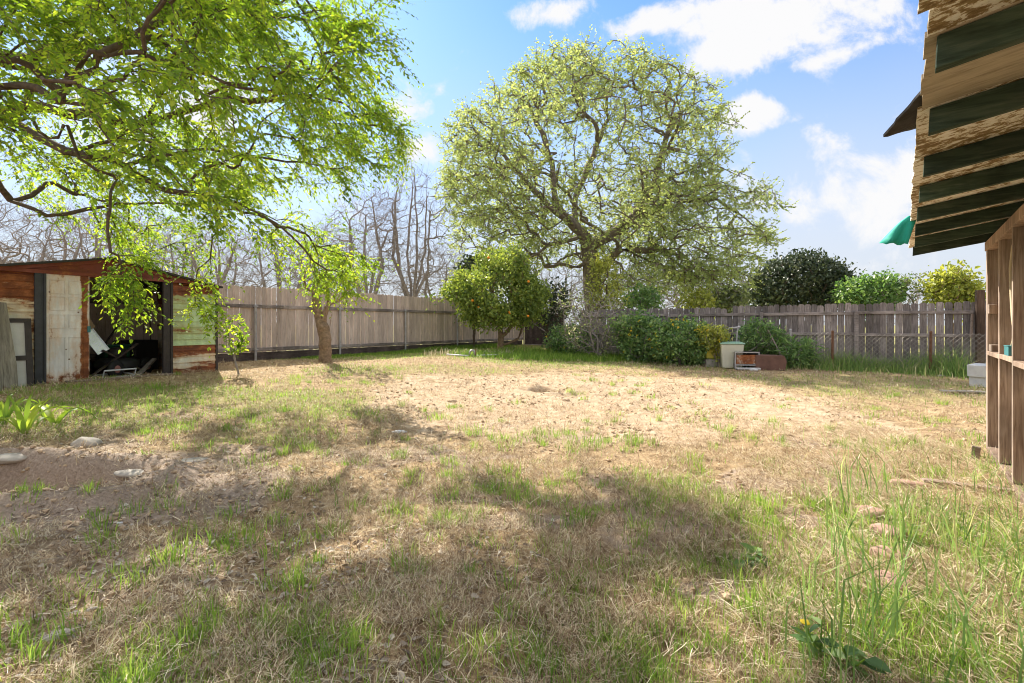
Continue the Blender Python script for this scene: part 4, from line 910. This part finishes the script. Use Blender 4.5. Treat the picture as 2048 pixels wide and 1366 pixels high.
# bin
p = GG(1461,12.6); bn = empty('plastic_bin', p, -.25, label='pale beige tapered bin with mint lid beside the yellow shrub', cat='bin')
mb = MB(); lo, hi = .22,.27
mb.add([(-lo,-lo,0),(lo,-lo,0),(lo,lo,0),(-lo,lo,0),(-hi,-hi,.60),(hi,-hi,.60),(hi,hi,.60),(-hi,hi,.60)],[(0,3,2,1),(4,5,6,7),(0,1,5,4),(1,2,6,5),(2,3,7,6),(3,0,4,7)],.5); mb.build('body', M['binbody'], bn, .02)
mb = MB(); mb.box((-.29,-.29,.60),(.29,.29,.635)); mb.box((-.24,-.24,.635),(.24,.24,.655)); mb.build('lid', M['binlid'], bn, .01)
# rusty oven
p = GG(1494,12.2); ov = empty('rusty_oven', p, -.10, label='small rusted oven carcass standing in the weeds right of the beige bin', cat='oven')
mb = MB(); mb.box((-.27,.02,.0),(.27,.62,.03)); mb.box((-.27,.02,.40),(.27,.62,.43)); mb.box((-.27,.02,.03),(-.25,.62,.40)); mb.box((.25,.02,.03),(.27,.62,.40)); mb.box((-.25,.60,.03),(.25,.62,.40)); mb.build('body', M['darkmetal'], ov)
mb = MB(); 
for a_,b_ in (((-.29,0),(-.265,.43)),((.265,0),(.29,.43)),((-.265,.405),(.265,.43)),((-.265,.10),(.265,.125))): mb.box((a_[0],-.015,a_[1]),(b_[0],.018,b_[1]))
mb.build('frame', M['galv'], ov)
mb = MB(); mb.box((-.25,-.005,.14),(.25,.01,.36)); mb.build('door', M['ovenrust'], ov)
mb = MB(); mb.box((-.27,-.14,.015),(.27,.0,.05)); mb.build('tray', M['whitebox'], ov)
p = GG(1507,11.9,.03); stone('rubbish', p, (.2,.14,.09), M['whitebox'], 71, 0, None, .4, 1, label='white and pink rubbish in front of the rusted oven', cat='rubbish')
mb = MB(); mb.prism([(-.35,0),(.32,0),(.36,.22),(.30,.36),(-.35,.37)],-.25,.25,.5); o = mb.build('weathered_cabinet', M['brownbox'], None, .01); o.location = GG(1535,12.35); o.rotation_euler = (0,.0,-.15); tag(o,'brown weathered cabinet lying beside the rusted oven','cabinet')
mb = MB(); mb.beam((0,0,0),(-.28,.1,.62),.09,.03); o = mb.build('leaning_board', M['rail'], None); o.location = GG(1562,12.5,.35); tag(o,'short grey board leaning in the weeds above the brown cabinet','board')
mb = MB(); mb.box((-.17,-.12,.0),(.17,.12,.28)); mb.box((-.19,-.14,.28),(.19,.14,.31)); o = mb.build('plastic_crate', M['yellow'], None, .01); o.location = GG(1423,12.9,.22); tag(o,'yellow plastic crate half hidden by shrubs, left of the beige bin','crate')
mb = MB(); mb.box((-.2,-.16,.0),(.2,.16,.20)); o = mb.build('support_block', M['concrete'], None, .01); o.location = GG(1423,12.9,.0); tag(o,'grey block under the yellow crate','block')
# white cabinet stack near corner post
p = GG(1962,9.6); mb = MB(); mb.box((-.10,-.14,0),(.09,.14,.20)); mb.box((-.105,-.06,.03),(-.10,.06,.17)); mb.box((.0,-.145,.03),(.06,-.14,.17)); o = mb.build('concrete_block', M['whitebox'], None, .008); o.location = p; o.rotation_euler = (0,0,.4); tag(o,'white painted block standing under the tilted white heater by the lean-to','block')
mb = MB(); mb.box((-.14,-.15,0),(.16,.15,.22)); 
for k in range(6): mb.box((-.12+k*.026,-.158,.03),(-.108+k*.026,-.15,.19))
mb.box((.05,-.156,.03),(.14,-.15,.19)); o = mb.build('white_heater', M['whitebox'], None, .01); o.location = (p[0],p[1],p[2]+.205); o.rotation_euler = (0,-.10,.4); tag(o,'white slatted heater tilted on top of the white block','heater')
p = GG(1925,8.9,.02); mb = MB(); mb.box((-.32,-.07,0),(.32,.07,.02)); o = mb.build('ground_board', M['stone'], None); o.location = p; o.rotation_euler = (0,0,-.2); tag(o,'pale flat board on the ground left of the white block','board')
# pipes on the ground
p = GG(945,14.4,.04); pp = empty('water_pipe', p, 0, label='white water pipe with a valve lying on the ground before the citrus tree', cat='pipe')
mb = MB(); mb.tube([(-.75,.1,.03),(-.2,0,0),(0,0,0)],.022,8); mb.tube([(0,0,0),(.75,.12,.03)],.018,8); mb.build('pipe', M['pvc'], pp, smooth=True)
mb = MB(); mb.tube([(-.08,0,-.02),(-.08,0,.10),(-.04,0,.15),(.03,0,.15),(.06,0,.10),(.06,0,-.02)],.03,8); mb.build('valve', M['galv'], pp, smooth=True)
mb = MB(); mb.tube([(.1,-.1,0),(.1,-.1,.2)],.015,6); mb.build('riser', M['rustpipe'], pp)
# tap post
p = GG(1471,12.75); mb = MB(); mb.tube([(0,0,0),(.02,0,.5),(.05,0,1.0)],.018,8); mb.tube([(-.2,0,.98),(.12,0,1.02)],.022,8); o = mb.build('standpipe', M['galv'], None); o.location = p; tag(o,'thin bent standpipe rising behind the beige bin','standpipe')
mb = MB(); mb.tube([(.12+.75*t,.0,.35+.75*t-.25*math.sin(t*2.5)) for t in np.linspace(0,1,12)],.014,6); o = mb.build('hose', M['wire'], None, smooth=True); o.location = p; tag(o,'pale hose curving up from behind the beige bin','hose')
# ================================================================== trees
def E(px, py, Y, rx, ry, rz, n, shell=0., seed=0):
    return inell(n, at(px,py,Y), (rx,ry,rz), shell, np.random.default_rng(seed+int(px)))
# ---- near overhanging tree, trunk outside the frame on the left
a = at
T = np.concatenate([E(420,130,6.0,2.25,2.4,1.9,900,.35,1), E(615,420,7.0,1.15,1.5,1.05,420,.2,2), E(60,270,6.6,1.9,2.0,1.3,300,.3,3), E(60,30,4.2,1.5,1.2,1.1,240,.2,4),
                    E(640,545,7.6,.95,.9,.75,230,.2,5), E(300,420,9.2,2.6,1.4,1.1,380,.3,6), inell(560, (-4.2,7.0,6.6), (2.7,2.7,1.4), .2, np.random.default_rng(8)),
                    inell(330, (-3.9,4.9,4.9), (1.7,1.7,1.1), .2, np.random.default_rng(18)), E(150,470,7.5,.9,.8,.55,50,0,9), E(560,60,4.2,.9,1.0,.8,170,0,10), inell(110, at(600,20,6.6), (1.3,1.5,.9), .1, np.random.default_rng(20)), E(250,560,5.2,.25,.25,.45,24,0,11), E(400,590,6.4,.38,.4,.75,36,0,12), E(700,230,7.4,.85,1.1,1.4,420,0,13), E(640,470,8.6,.9,1.2,.7,160,0,15), E(330,250,3.3,.6,.5,.5,24,0,14)])
pxx = HX+F*T[:,0]/T[:,1]; pyy = HY-F*(T[:,2]-EYE)/T[:,1]
spray = (np.abs(pxx-260) < 60)&(pyy < 690)|(np.abs(pxx-395) < 45)&(pyy < 700)&(rng.random(len(T)) < .5)
gne = fbm(T[:,0]*.95+T[:,1]*.55, T[:,2]*1.25-T[:,1]*.35, 51, 3)
bot = np.interp(pxx, [-200,0,150,250,450,560,650,740,800], [340,390,455,490,490,560,600,615,520])
kp_ = (T[:,2] > 1.2)&((pyy < bot-40*rng.random(len(T)))|spray); kp_ &= (gne > .385)|spray|(rng.random(len(T)) < .3); kp_ &= ~((pxx > 560)&(pyy > 340)&(rng.random(len(T)) < .25)); kp_ &= ~((pxx > 700)&(pyy > 335)&(pyy < 480)); kp_ &= ~((pyy > bot-150)&(rng.random(len(T)) < .35)&~spray); T = T[kp_]
# sun-facing gaps between the leaf clumps
ct_ = 1/math.tan(R(SUN_EL)); gx_ = T[:,0]+.545*ct_*T[:,2]; gy_ = T[:,1]-.839*ct_*T[:,2]
lim = np.interp(gy_, [-2,0,1.1,1.7,2.9,5,6,8,10], [4,3.6,2.2,.8,1.35,1.3,1.1,-.1,-2.]); hole = fbm(gx_*1.15+3, gy_*1.5, 57, 3); g2 = np.random.default_rng(2).random(len(T))
T = T[(gx_ < lim+.15*g2)&((hole < .515)|(g2 < .08))]; print('elm targets', len(T))
base = G(-8.6,5.4,-.05)
limbs = [(-1,[base, base+[.25,.05,1.3], base+[.9,.1,2.2]]),
         (0,[base+[.9,.1,2.2], a(0,232,6.8), a(130,300,6.5), a(250,330,6.3), a(330,380,6.2), a(470,405,6.3), a(560,450,6.8), a(650,540,7.4)]),
         (0,[a(130,300,6.5), a(225,285,6.3), a(300,225,6.2), a(345,135,6.0), a(420,60,6.0), a(470,-40,6.2)]),
         (0,[base+[.9,.1,2.2], a(-60,120,6.2), a(60,112,5.8), a(150,98,5.6), a(240,75,5.4), a(340,68,5.3), a(420,110,5.4)]),
         (0,[a(0,232,6.8), a(60,215,6.9), a(170,228,6.8), a(290,250,6.9), a(430,200,7.0), a(560,200,7.0), a(700,180,7.0)]),
         (0,[a(250,330,6.3), a(380,300,6.8), a(500,310,7.2), a(640,330,7.6)]),
         (0,[a(-60,120,6.2), a(-40,-80,6.5), a(80,-260,6.8), a(300,-340,7.0)])]
tree('elm_tree', base, limbs, T, M['bark_d'], M['leaf_near'], seg=.22, kp=.22, jit=.045, droop=-.12, rmin=.0035, rbase=.155, ex=2.2, per=0, seed=4, sides=6, leafr=3.4, spray=dict(n=3,len=.42,bias=(.45,-.05,-.75),leaves=10,size=.058,rad=.0016,asp=.52,up=.95,keep=ELMK),
     label='big leafy elm reaching in over the shed from the left with dark sweeping limbs', cat='tree')
# ---- stump tree in front of the left fence
p = GG(651,12.2,-.05); T = p+inell(46, (0,0,2.2), (.8,.6,.8), .2, np.random.default_rng(3))
tree('stump_tree', p, [(-1,[p, p+[-.01,0,.5], p+[-.05,0,.95]]),(0,[p+[-.05,0,.95], p+[-.02,0,1.22], p+[.03,.02,1.42]]),(0,[p+[-.05,0,.95], p+[-.16,0,1.15], p+[-.3,.1,1.9]]),(0,[p+[-.01,0,.5],p+[.1,0,.9],p+[.16,0,1.25]])], T, M['bark_b'], M['leaf_near'],
     seg=.15, jit=.03, rmin=.006, rbase=.15, ex=1.7, per=8, size=.075, spread=.08, hang=.5, seed=5, sides=9, label='stout lopped tree stump with thin leafy shoots before the left fence', cat='tree')
# ---- sapling by the shed corner
p = GG(478,9.3,-.02); T = p+inell(26, (-.12,0,.75), (.28,.25,.45), .0, np.random.default_rng(13))
tree('sapling', p, [(-1,[p, p+[-.1,0,.35], p+[-.2,0,.7]])], T, M['bark_g'], M['leaf_near'], seg=.1, jit=.02, rmin=.004, rbase=.02, per=5, size=.08, spread=.04, seed=6, label='thin leaning sapling with a few leaves at the right corner of the shed', cat='sapling')

# ---- the great spring tree behind the fence
Bc = lambda px,py,Y: at(px,py,Y)
T = np.concatenate([inell(2600, at(1160,330,24), (6.7,6.0,5.0), .45, np.random.default_rng(21)), inell(850, at(1395,455,23.5), (3.6,3.6,2.7), .3, np.random.default_rng(22)), inell(480, at(985,420,24), (2.6,3.4,3.6), .3, np.random.default_rng(23)),
                    inell(420, at(1330,290,24), (3.4,3.8,3.0), .3, np.random.default_rng(24)), inell(240, at(1120,180,24), (2.6,2.6,1.8), .2, np.random.default_rng(25)), inell(110, at(1525,420,23), (1.1,1.3,1.3), .1, np.random.default_rng(26)),
                    inell(140, at(1430,540,23), (2.3,2.2,1.1), .1, np.random.default_rng(27)), inell(240, at(1350,560,23), (3.9,3.0,1.15), .1, np.random.default_rng(28)), inell(110, at(1000,540,23), (2.0,2.0,1.1), .1, np.random.default_rng(29))])
T = T[(T[:,2] > 2.3)]
# hollow out sky gaps
gn = fbm(T[:,0]*.55+T[:,1]*.3, T[:,2]*.55-T[:,1]*.2, 33, 3); T = T[(gn > .37)]
b = G(4.0,24.0,-.1)
limbs = [(-1,[b, at(1184,560,24), at(1178,500,24), at(1168,475,24)]),
         (0,[at(1168,475,24), at(1150,455,24), at(1110,405,24), at(1105,330,24), at(1085,270,24), at(1060,215,24)]),
         (0,[at(1150,455,24), at(1080,395,23.5), at(1040,350,23), at(1010,310,22.8), at(960,270,22.6)]),
         (0,[at(1150,455,24), at(1150,400,24.5), at(1185,310,25), at(1215,235,25.5), at(1250,180,26)]),
         (0,[at(1178,500,24), at(1225,470,24), at(1265,440,24), at(1300,385,24), at(1325,305,24), at(1345,240,24)]),
         (0,[at(1300,385,24), at(1350,350,23.5), at(1420,325,23.2), at(1480,350,23)]),
         (0,[at(1265,440,24), at(1340,405,23), at(1430,400,22.6), at(1500,440,22.4)]),
         (0,[at(1168,475,24), at(1100,490,23), at(1050,520,22.5), at(1000,560,22.2)]),
         (0,[at(1184,560,24), at(1240,500,23.3), at(1320,500,22.7), at(1400,560,22.5)]),
         (0,[at(1105,405,24), at(1090,440,26), at(1020,420,28)]), (0,[at(1265,440,24), at(1290,380,27), at(1300,300,28)])]
def tint_up(bv, g): return np.clip(.42+.30*ss(bv[:,2], 1, 10)*0+g.normal(0,.2,len(bv)), 0, 1)
tree('spring_tree', b, limbs, T, M['bark_big'], M['leaf_big'], seg=.55, kp=.16, jit=.11, droop=.12, rmin=.013, rbase=.46, ex=2.2, per=0, leafr=2.6, spray=dict(n=2,len=.55,bias=(0,0,.05),leaves=8,size=.12,rad=.006,asp=.7,up=.5,wob=.7,gather=.8,keep=BIGK), seed=9, sides=5, asp=.7,
     label='huge broad spring tree with a sparse yellow green dome behind the yard', cat='tree')

# ---- citrus tree
b = GG(1002,17.2,-.05); c = at(985,585,17.2)
T = np.concatenate([inell(430, c, (1.6,1.4,1.1), .3, np.random.default_rng(31)), inell(170, at(915,605,17), (.95,.9,.50), .3, np.random.default_rng(32)), inell(200, at(1000,535,17.4), (1.0,1.0,.72), .4, np.random.default_rng(33)), inell(190, at(1050,600,17.1), (.75,.8,.75), .3, np.random.default_rng(34))])
gn = fbm(T[:,0]*1.3+T[:,1]*.7, T[:,2]*1.3-T[:,1]*.5, 37, 3); T = np.concatenate([T, inell(200, at(970,615,16.7), (1.85,.9,.75), .2, np.random.default_rng(35))]); T = T[T[:,2] > .75]; gn = fbm(T[:,0]*1.5+T[:,1]*.4, T[:,2]*1.6-T[:,1]*.3, 39, 2); T = T[gn > .395]
ct = tree('citrus_tree', b, [(-1,[b, b+[0,0,.55]]),(0,[b+[0,0,.55], b+[-.12,0,1.3], b+[-.3,0,2.0]]),(0,[b+[0,0,.45], b+[.35,.0,.9], b+[.42,.0,1.9]]),(0,[b+[0,0,.25], b+[.6,.1,.5], b+[.95,.1,1.5]])], T, M['bark_b'], M['leaf_orange'],
     seg=.2, jit=.05, rmin=.008, rbase=.11, per=17, size=.11, spread=.14, hang=.25, seed=10, label='rounded citrus tree with orange fruit before the far end of the left fence', cat='fruit tree')
g_ = np.random.default_rng(5)
for px,py in ((945,601),(957,615),(1019,624),(1056,632),(1057,563),(977,515),(1020,626)):
    o = stone('orange', at(px,py,15.95+.12*g_.random())-b, (.085,.085,.08), M['fruit'], 3, 0, ct, .03)
# ---- dark round tree behind the citrus, slender evergreen, shrubs
def bush(name, px, py, Y, r, nT, size, per, mat, lab, cat, bark='bark_g', seed=1, shell=.5, ztop=None, trunk_r=.03, up=.5, hang=.2, spread=.1, basepx=None, extra=None, asp=.62, grp=None, flowers=0, leafr=2.2, rmin=.006, **kk):
    c = at(px,py,Y); b = G((basepx or px)*Y/F-HX*Y/F, Y, -.03); T = inell(nT, c, r, shell, np.random.default_rng(seed))
    if extra is not None: T = np.concatenate([T]+[inell(e[5], at(e[0],e[1],Y), e[2:5], .3, np.random.default_rng(seed+7+j)) for j,e in enumerate(extra)])
    gg = np.random.default_rng(seed+70); nz = fbm(T[:,0]*1.9/max(r)+T[:,1], T[:,2]*1.9/max(r)-T[:,1]*.6, seed, 3); T = T[(nz > .40)|(gg.random(len(T)) < .3)]
    o_ = np.where(gg.random(len(T)) < .07, 1.12+.28*gg.random(len(T)), 1.); T = c+(T-c)*o_[:,None]
    T = T[T[:,2] > b[2]+.06]; h = c[2]-b[2]
    ro = tree(name, b, [(-1,[b, b+[0,0,h*.35], (b+c)/2+[0,0,h*.1]])]+[(0,[b+[0,0,h*.1], (b+c)/2+[r[0]*.35*math.cos(t),r[1]*.3*math.sin(t),0]]) for t in (0,2.1,4.2)], T, M[bark], M[mat], seg=max(.12,r[0]*.12), jit=.03, rmin=rmin, rbase=trunk_r, per=per, size=size, spread=spread, hang=hang, up=up, seed=seed, sides=4, leafr=leafr, asp=asp, label=lab, cat=cat, group=grp, **kk)
    if flowers:
        q = inell(flowers, c, np.array(r)*1.04, .96, np.random.default_rng(seed+90))-b; q = q[(q[:,1] < (c-b)[1]+.1)&(q[:,2] > .15)]
        n = len(q)
        if n: 
            q = np.repeat(q,5,0); q = q+rng.normal(0,.012,q.shape); link('blossoms', leafmesh('blossoms', q, rng.normal(0,1,q.shape), rng.normal(0,1,q.shape), np.full(len(q),.045), np.full(len(q),.035), rng.random(len(q))), M['flower'], ro)
    return ro
bush('evergreen_tree', 948,545,19.5,(.55,.5,.55),200,.13,10,'leaf_dark','small dark round evergreen peeking out left of the citrus tree','tree','bark_d',41,.6,trunk_r=.06,spread=.12)
bush('evergreen_tree', 1100,610,18.5,(.75,.6,.85),160,.12,9,'leaf_dark','dark shaded evergreen just right of the citrus tree','tree','bark_d',42,.4,trunk_r=.06,spread=.14)
bush('evergreen_tree', 1208,572,17.2,(.55,.5,.95),170,.085,8,'leaf_yellow','slender upright evergreen in front of the great trunk','tree','bark_d',43,.4,trunk_r=.05,spread=.12,extra=[(1200,530,.32,.3,.4,40),(1228,600,.5,.45,.4,40)])
bush('shrub', 1145,683,16.2,(.85,.7,.55),200,.10,8,'leaf_shrub','leafy green shrub in the shade right of the citrus tree','shrub','bark_g',44,.4,spread=.12,flowers=10)
bush('twiggy_shrub', 1195,650,14.6,(1.15,.8,.95),420,.065,4,'leaf_grey','tall twiggy grey shrub with many bare stems, centre of the shrub border','shrub','bark_g',45,.2,spread=.08,rmin=.011,trunk_r=.05,leafr=1.3,extra=[(1150,610,.6,.5,.5,80),(1225,700,.9,.6,.35,90)])
bush('flowering_shrub', 1290,682,14.0,(.66,.6,.66),330,.085,10,'leaf_shrub','dark green shrub dotted with yellow flowers right of the twiggy shrub','shrub','bark_g',46,.5,spread=.09,flowers=55,extra=[(1262,650,.5,.5,.4,60)])
bush('flowering_shrub', 1362,688,13.2,(.72,.6,.64),420,.08,10,'leaf_shrub','dense round blue green shrub left of the yellow leaved one','shrub','bark_g',47,.55,spread=.08,flowers=22,extra=[(1330,668,.4,.4,.4,60),(1395,672,.35,.4,.4,60)])
bush('yellow_shrub', 1424,672,12.7,(.38,.32,.30),150,.07,8,'leaf_yellow','small yellow leaved shrub behind the beige bin','shrub','bark_g',48,.3,spread=.06,flowers=14,basepx=1437,trunk_r=.03,extra=[(1440,700,.14,.14,.3,24)])
bush('weed_clump', 1522,672,12.9,(.52,.4,.42),150,.15,7,'leaf_shrub','tall feathery weed clump above the rusted oven','weeds','bark_g',49,.3,spread=.09,asp=.22,hang=.5,extra=[(1555,690,.4,.3,.3,50)])
bush('weed_clump', 1590,705,12.5,(.45,.35,.35),120,.15,7,'leaf_shrub','tall grassy weed clump right of the leaning board','weeds','bark_g',50,.3,spread=.09,asp=.2,hang=.5)
# ---- beyond the right fence
bush('evergreen_tree', 1598,572,30,(2.35,2.2,1.65),700,.20,19,'leaf_dark','big dark dense evergreen crown above the grey fence','tree','bark_d',51,.75,spread=.26,trunk_r=.3,rmin=.02,extra=[(1650,575,1.3,1.2,1.2,160),(1540,580,1.1,1.1,1.1,130)])
bush('bushy_tree', 1745,590,26,(1.35,1.2,.95),330,.19,9,'leaf_shrub','light green bushy tree right of the dark evergreen','tree','bark_g',52,.5,spread=.2,trunk_r=.1,rmin=.014,extra=[(1705,588,.7,.7,.7,80)])
bush('bushy_tree', 1905,580,24,(.95,.9,.95),240,.18,7,'leaf_yellow','airy yellow green tree standing behind the thick brown corner post','tree','bark_b',53,.4,spread=.2,trunk_r=.08,rmin=.016,extra=[(1935,600,.9,.8,.6,90),(1880,560,.4,.4,.3,30)])
bush('young_tree', 1822,580,25,(.6,.5,.9),60,.14,3,'leaf_grey','thin wispy young tree between the light green and the yellow green trees','tree','bark_g',54,.1,spread=.1,trunk_r=.05,rmin=.012)
bush('bushy_tree', 1460,600,22,(.75,.7,.5),150,.15,7,'leaf_grey','low dull green bush top showing over the fence left of the dark evergreen','tree','bark_g',55,.4,spread=.15,trunk_r=.06,rmin=.012)
bush('bushy_tree', 1392,603,21,(.62,.6,.32),90,.14,8,'leaf_yellow','low yellow green bush top showing over the middle of the grey fence','tree','bark_g',56,.4,spread=.15,trunk_r=.06,rmin=.012)
bush('bushy_tree', 1290,600,20,(.65,.6,.4),110,.14,8,'leaf_shrub','low dark green bush top at the left end of the grey fence','tree','bark_g',57,.4,spread=.15,trunk_r=.06,rmin=.012)

# ---- bare trees behind the left fence
def bare(px, Y, top, wid, nT, seed, lab, rb=.2, rmin=.010, low=.22, lean=0, dead=False):
    nT = int(nT*2); x = (px-HX)/F*Y; b = G(x,Y,-.1); h = EYE+(HY-top)/F*Y-b[2]; g = np.random.default_rng(seed)
    c = b+np.array([lean,0,h*(low+(1-low)/2)]); T = inell(nT, c, (wid*1.25,wid,h*(1-low)/2), .1, g)
    n_l = 4+seed%3; limbs = [(-1,[b, b+[.05*lean,0,h*.12], b+[lean*.15+g.normal(0,.1),0,h*.26]])]
    for k in range(n_l):
        a_ = 6.28*k/n_l+g.random(); e_ = c+np.array([math.cos(a_)*wid*.55,math.sin(a_)*wid*.4,h*(.12+.22*g.random())])
        s_ = b+np.array([0,0,h*(.16+.10*g.random())]); m_ = (s_+e_)/2+np.array([math.cos(a_)*wid*.15,0,-h*.05])+g.normal(0,.2,3); limbs.append((0,[s_, m_, e_]))
    return tree('bare_tree', b, limbs, T, M['bark_g'], M['leaf_big'], seg=.42, kp=.14, jit=.06, droop=.1, rmin=rmin*.8, rbase=rb*.85, ex=2.1, per=0, spray=dict(n=1,len=.75,bias=(0,0,.5),leaves=0,rad=.0055*Y/22,wob=.6), seed=seed, sides=4, label=lab, cat='tree', group='leafless trees beyond the fences')
LB = ['gnarled bare tree with the tallest crown, just left of the great spring tree','bare tree with lopped knobbly limbs, second left of the great spring tree']
bare(825,23,325,1.7,300,101,LB[0],.27,.012,.22); bare(738,22,375,1.5,280,102,LB[1],.25,.012,.22)
more = [(60,17,395,2.6,520,'bare spreading tree whose crown shows at the left edge over the shed roof'),(215,21,400,2.3,480,'bare pale tree rising behind the shed roof peak'),(330,24,430,2.0,430,'bare tree behind the right slope of the shed roof'),(430,20,440,1.7,400,'bare tree over the near end of the tall left fence'),
        (560,24,455,2.0,420,'bare tree behind the fence left of the stump tree'),(660,28,440,2.4,420,'distant bare tree right of the stump tree'),(-90,20,380,2.6,380,'bare tree partly cut by the left edge of the view'),(875,27,490,1.8,380,'low bare tree behind the fence left of the citrus tree'),
        (1110,30,520,2.2,330,'low bare tree seen under the great crown, left of its trunk'),(1260,31,525,2.4,340,'low bare tree seen under the great crown, right of its trunk'),(1370,33,545,2.3,330,'low bare tree behind the middle of the grey fence'),(1475,34,548,2.0,300,'low bare tree left of the dark evergreen'),(1812,33,560,1.4,120,'thin bare tree far off between two green trees')]
for k,(px,Y_,tp,wd,n_,lab) in enumerate(more): bare(px,Y_,tp,wd,n_,110+k,lab,.24,.010 if Y_ < 26 else .013,.14)

# ================================================================== strappy plants on the left, broad weeds on the right
def strappy(px, py, n, h, seed, lab, fan=.5):
    x, y = onground(px, py); g = np.random.default_rng(seed); ro = empty('strappy_plant', G(x,y,-.02), label=lab, cat='plant', group='strappy leaved plants left of the shed')
    for k in range(n):
        az = g.random()*6.28; H_ = h*(.6+.5*g.random()); ln = fan*(.2+.9*g.random()); cv_ = .5+1.3*g.random(); wd = .020+.010*g.random(); m_ = 9; vs = []; t_ = g.random()
        for i_ in range(m_+1):
            t = i_/m_; rr = .02+H_*ln*t**1.3; zz = H_*(t-.42*cv_*t**3*ln*1.6); w_ = wd*(1-t**3.2)*(.75+.5*t*(1-t)*2)+.001
            cx, cy = math.cos(az), math.sin(az); sx, sy = -cy, cx
            vs += [(cx*rr+sx*w_, cy*rr+sy*w_, zz+.012),(cx*rr, cy*rr, zz),(cx*rr-sx*w_, cy*rr-sy*w_, zz+.012)]
        fs = []
        for i_ in range(m_): b_ = i_*3; fs += [(b_,b_+1,b_+4,b_+3),(b_+1,b_+2,b_+5,b_+4)]
        mb = MB(); mb.add(vs,fs,t_); o = mb.build('leaf', M['iris'], ro, smooth=True)
strappy(48,868,9,.50,1,'largest strappy bright green plant, nearest the left edge',.75); strappy(5,850,8,.48,2,'strappy green plant cut by the left edge',.7); strappy(92,835,6,.38,3,'small strappy plant with arching leaves toward the shed door',.9); strappy(110,850,4,.45,4,'loose strappy leaf pair leaning right',1.1)
def broad(px, py, h, n, seed, lab, fl=0):
    x, y = onground(px, py); p = G(x,y,-.01); g = np.random.default_rng(seed); ro = empty('broadleaf_weed', p, label=lab, cat='weed')
    mb = MB(); hs = []
    for k in range(3):
        a_ = g.random()*6.28; e_ = (math.cos(a_)*h*.35, math.sin(a_)*h*.35, h*(.7+.3*g.random())); mb.tube([(0,0,0),(e_[0]*.3,e_[1]*.3,e_[2]*.5),e_],[.005,.004,.002],5); hs.append(e_)
    mb.build('stem', M['grass'], ro); q = []
    for k in range(n): e_ = np.array(hs[k%3]); q.append(e_*g.random()**.5)
    q = np.array(q); link('leaves', leafmesh('leaves', q, unit(g.normal(0,1,(n,3))*[1,1,.35]), unit(g.normal(0,.3,(n,3))+[0,0,1]), .05+.04*g.random(n), .03+.03*g.random(n), g.random(n)), M['leaf_shrub'], ro)
    if fl:
        e_ = np.array(hs[0]); mb = MB(); mb.lathe([(.003,-.004),(.016,.004),(.018,.008),(.01,.01)], tuple(e_+[0,0,.01]), 'z', 12); mb.build('flower', M['flower'], ro)
broad(1640,1335,.16,14,1,'broadleaf weed with one yellow flower near the bottom edge',1); broad(1700,1360,.14,14,2,'pale broadleaf weed at the bottom edge'); broad(1505,1130,.09,22,3,'low rosette weed with yellow green top in the lit lawn'); broad(1490,1140,.07,12,4,'tiny clover weed next to the rosette')
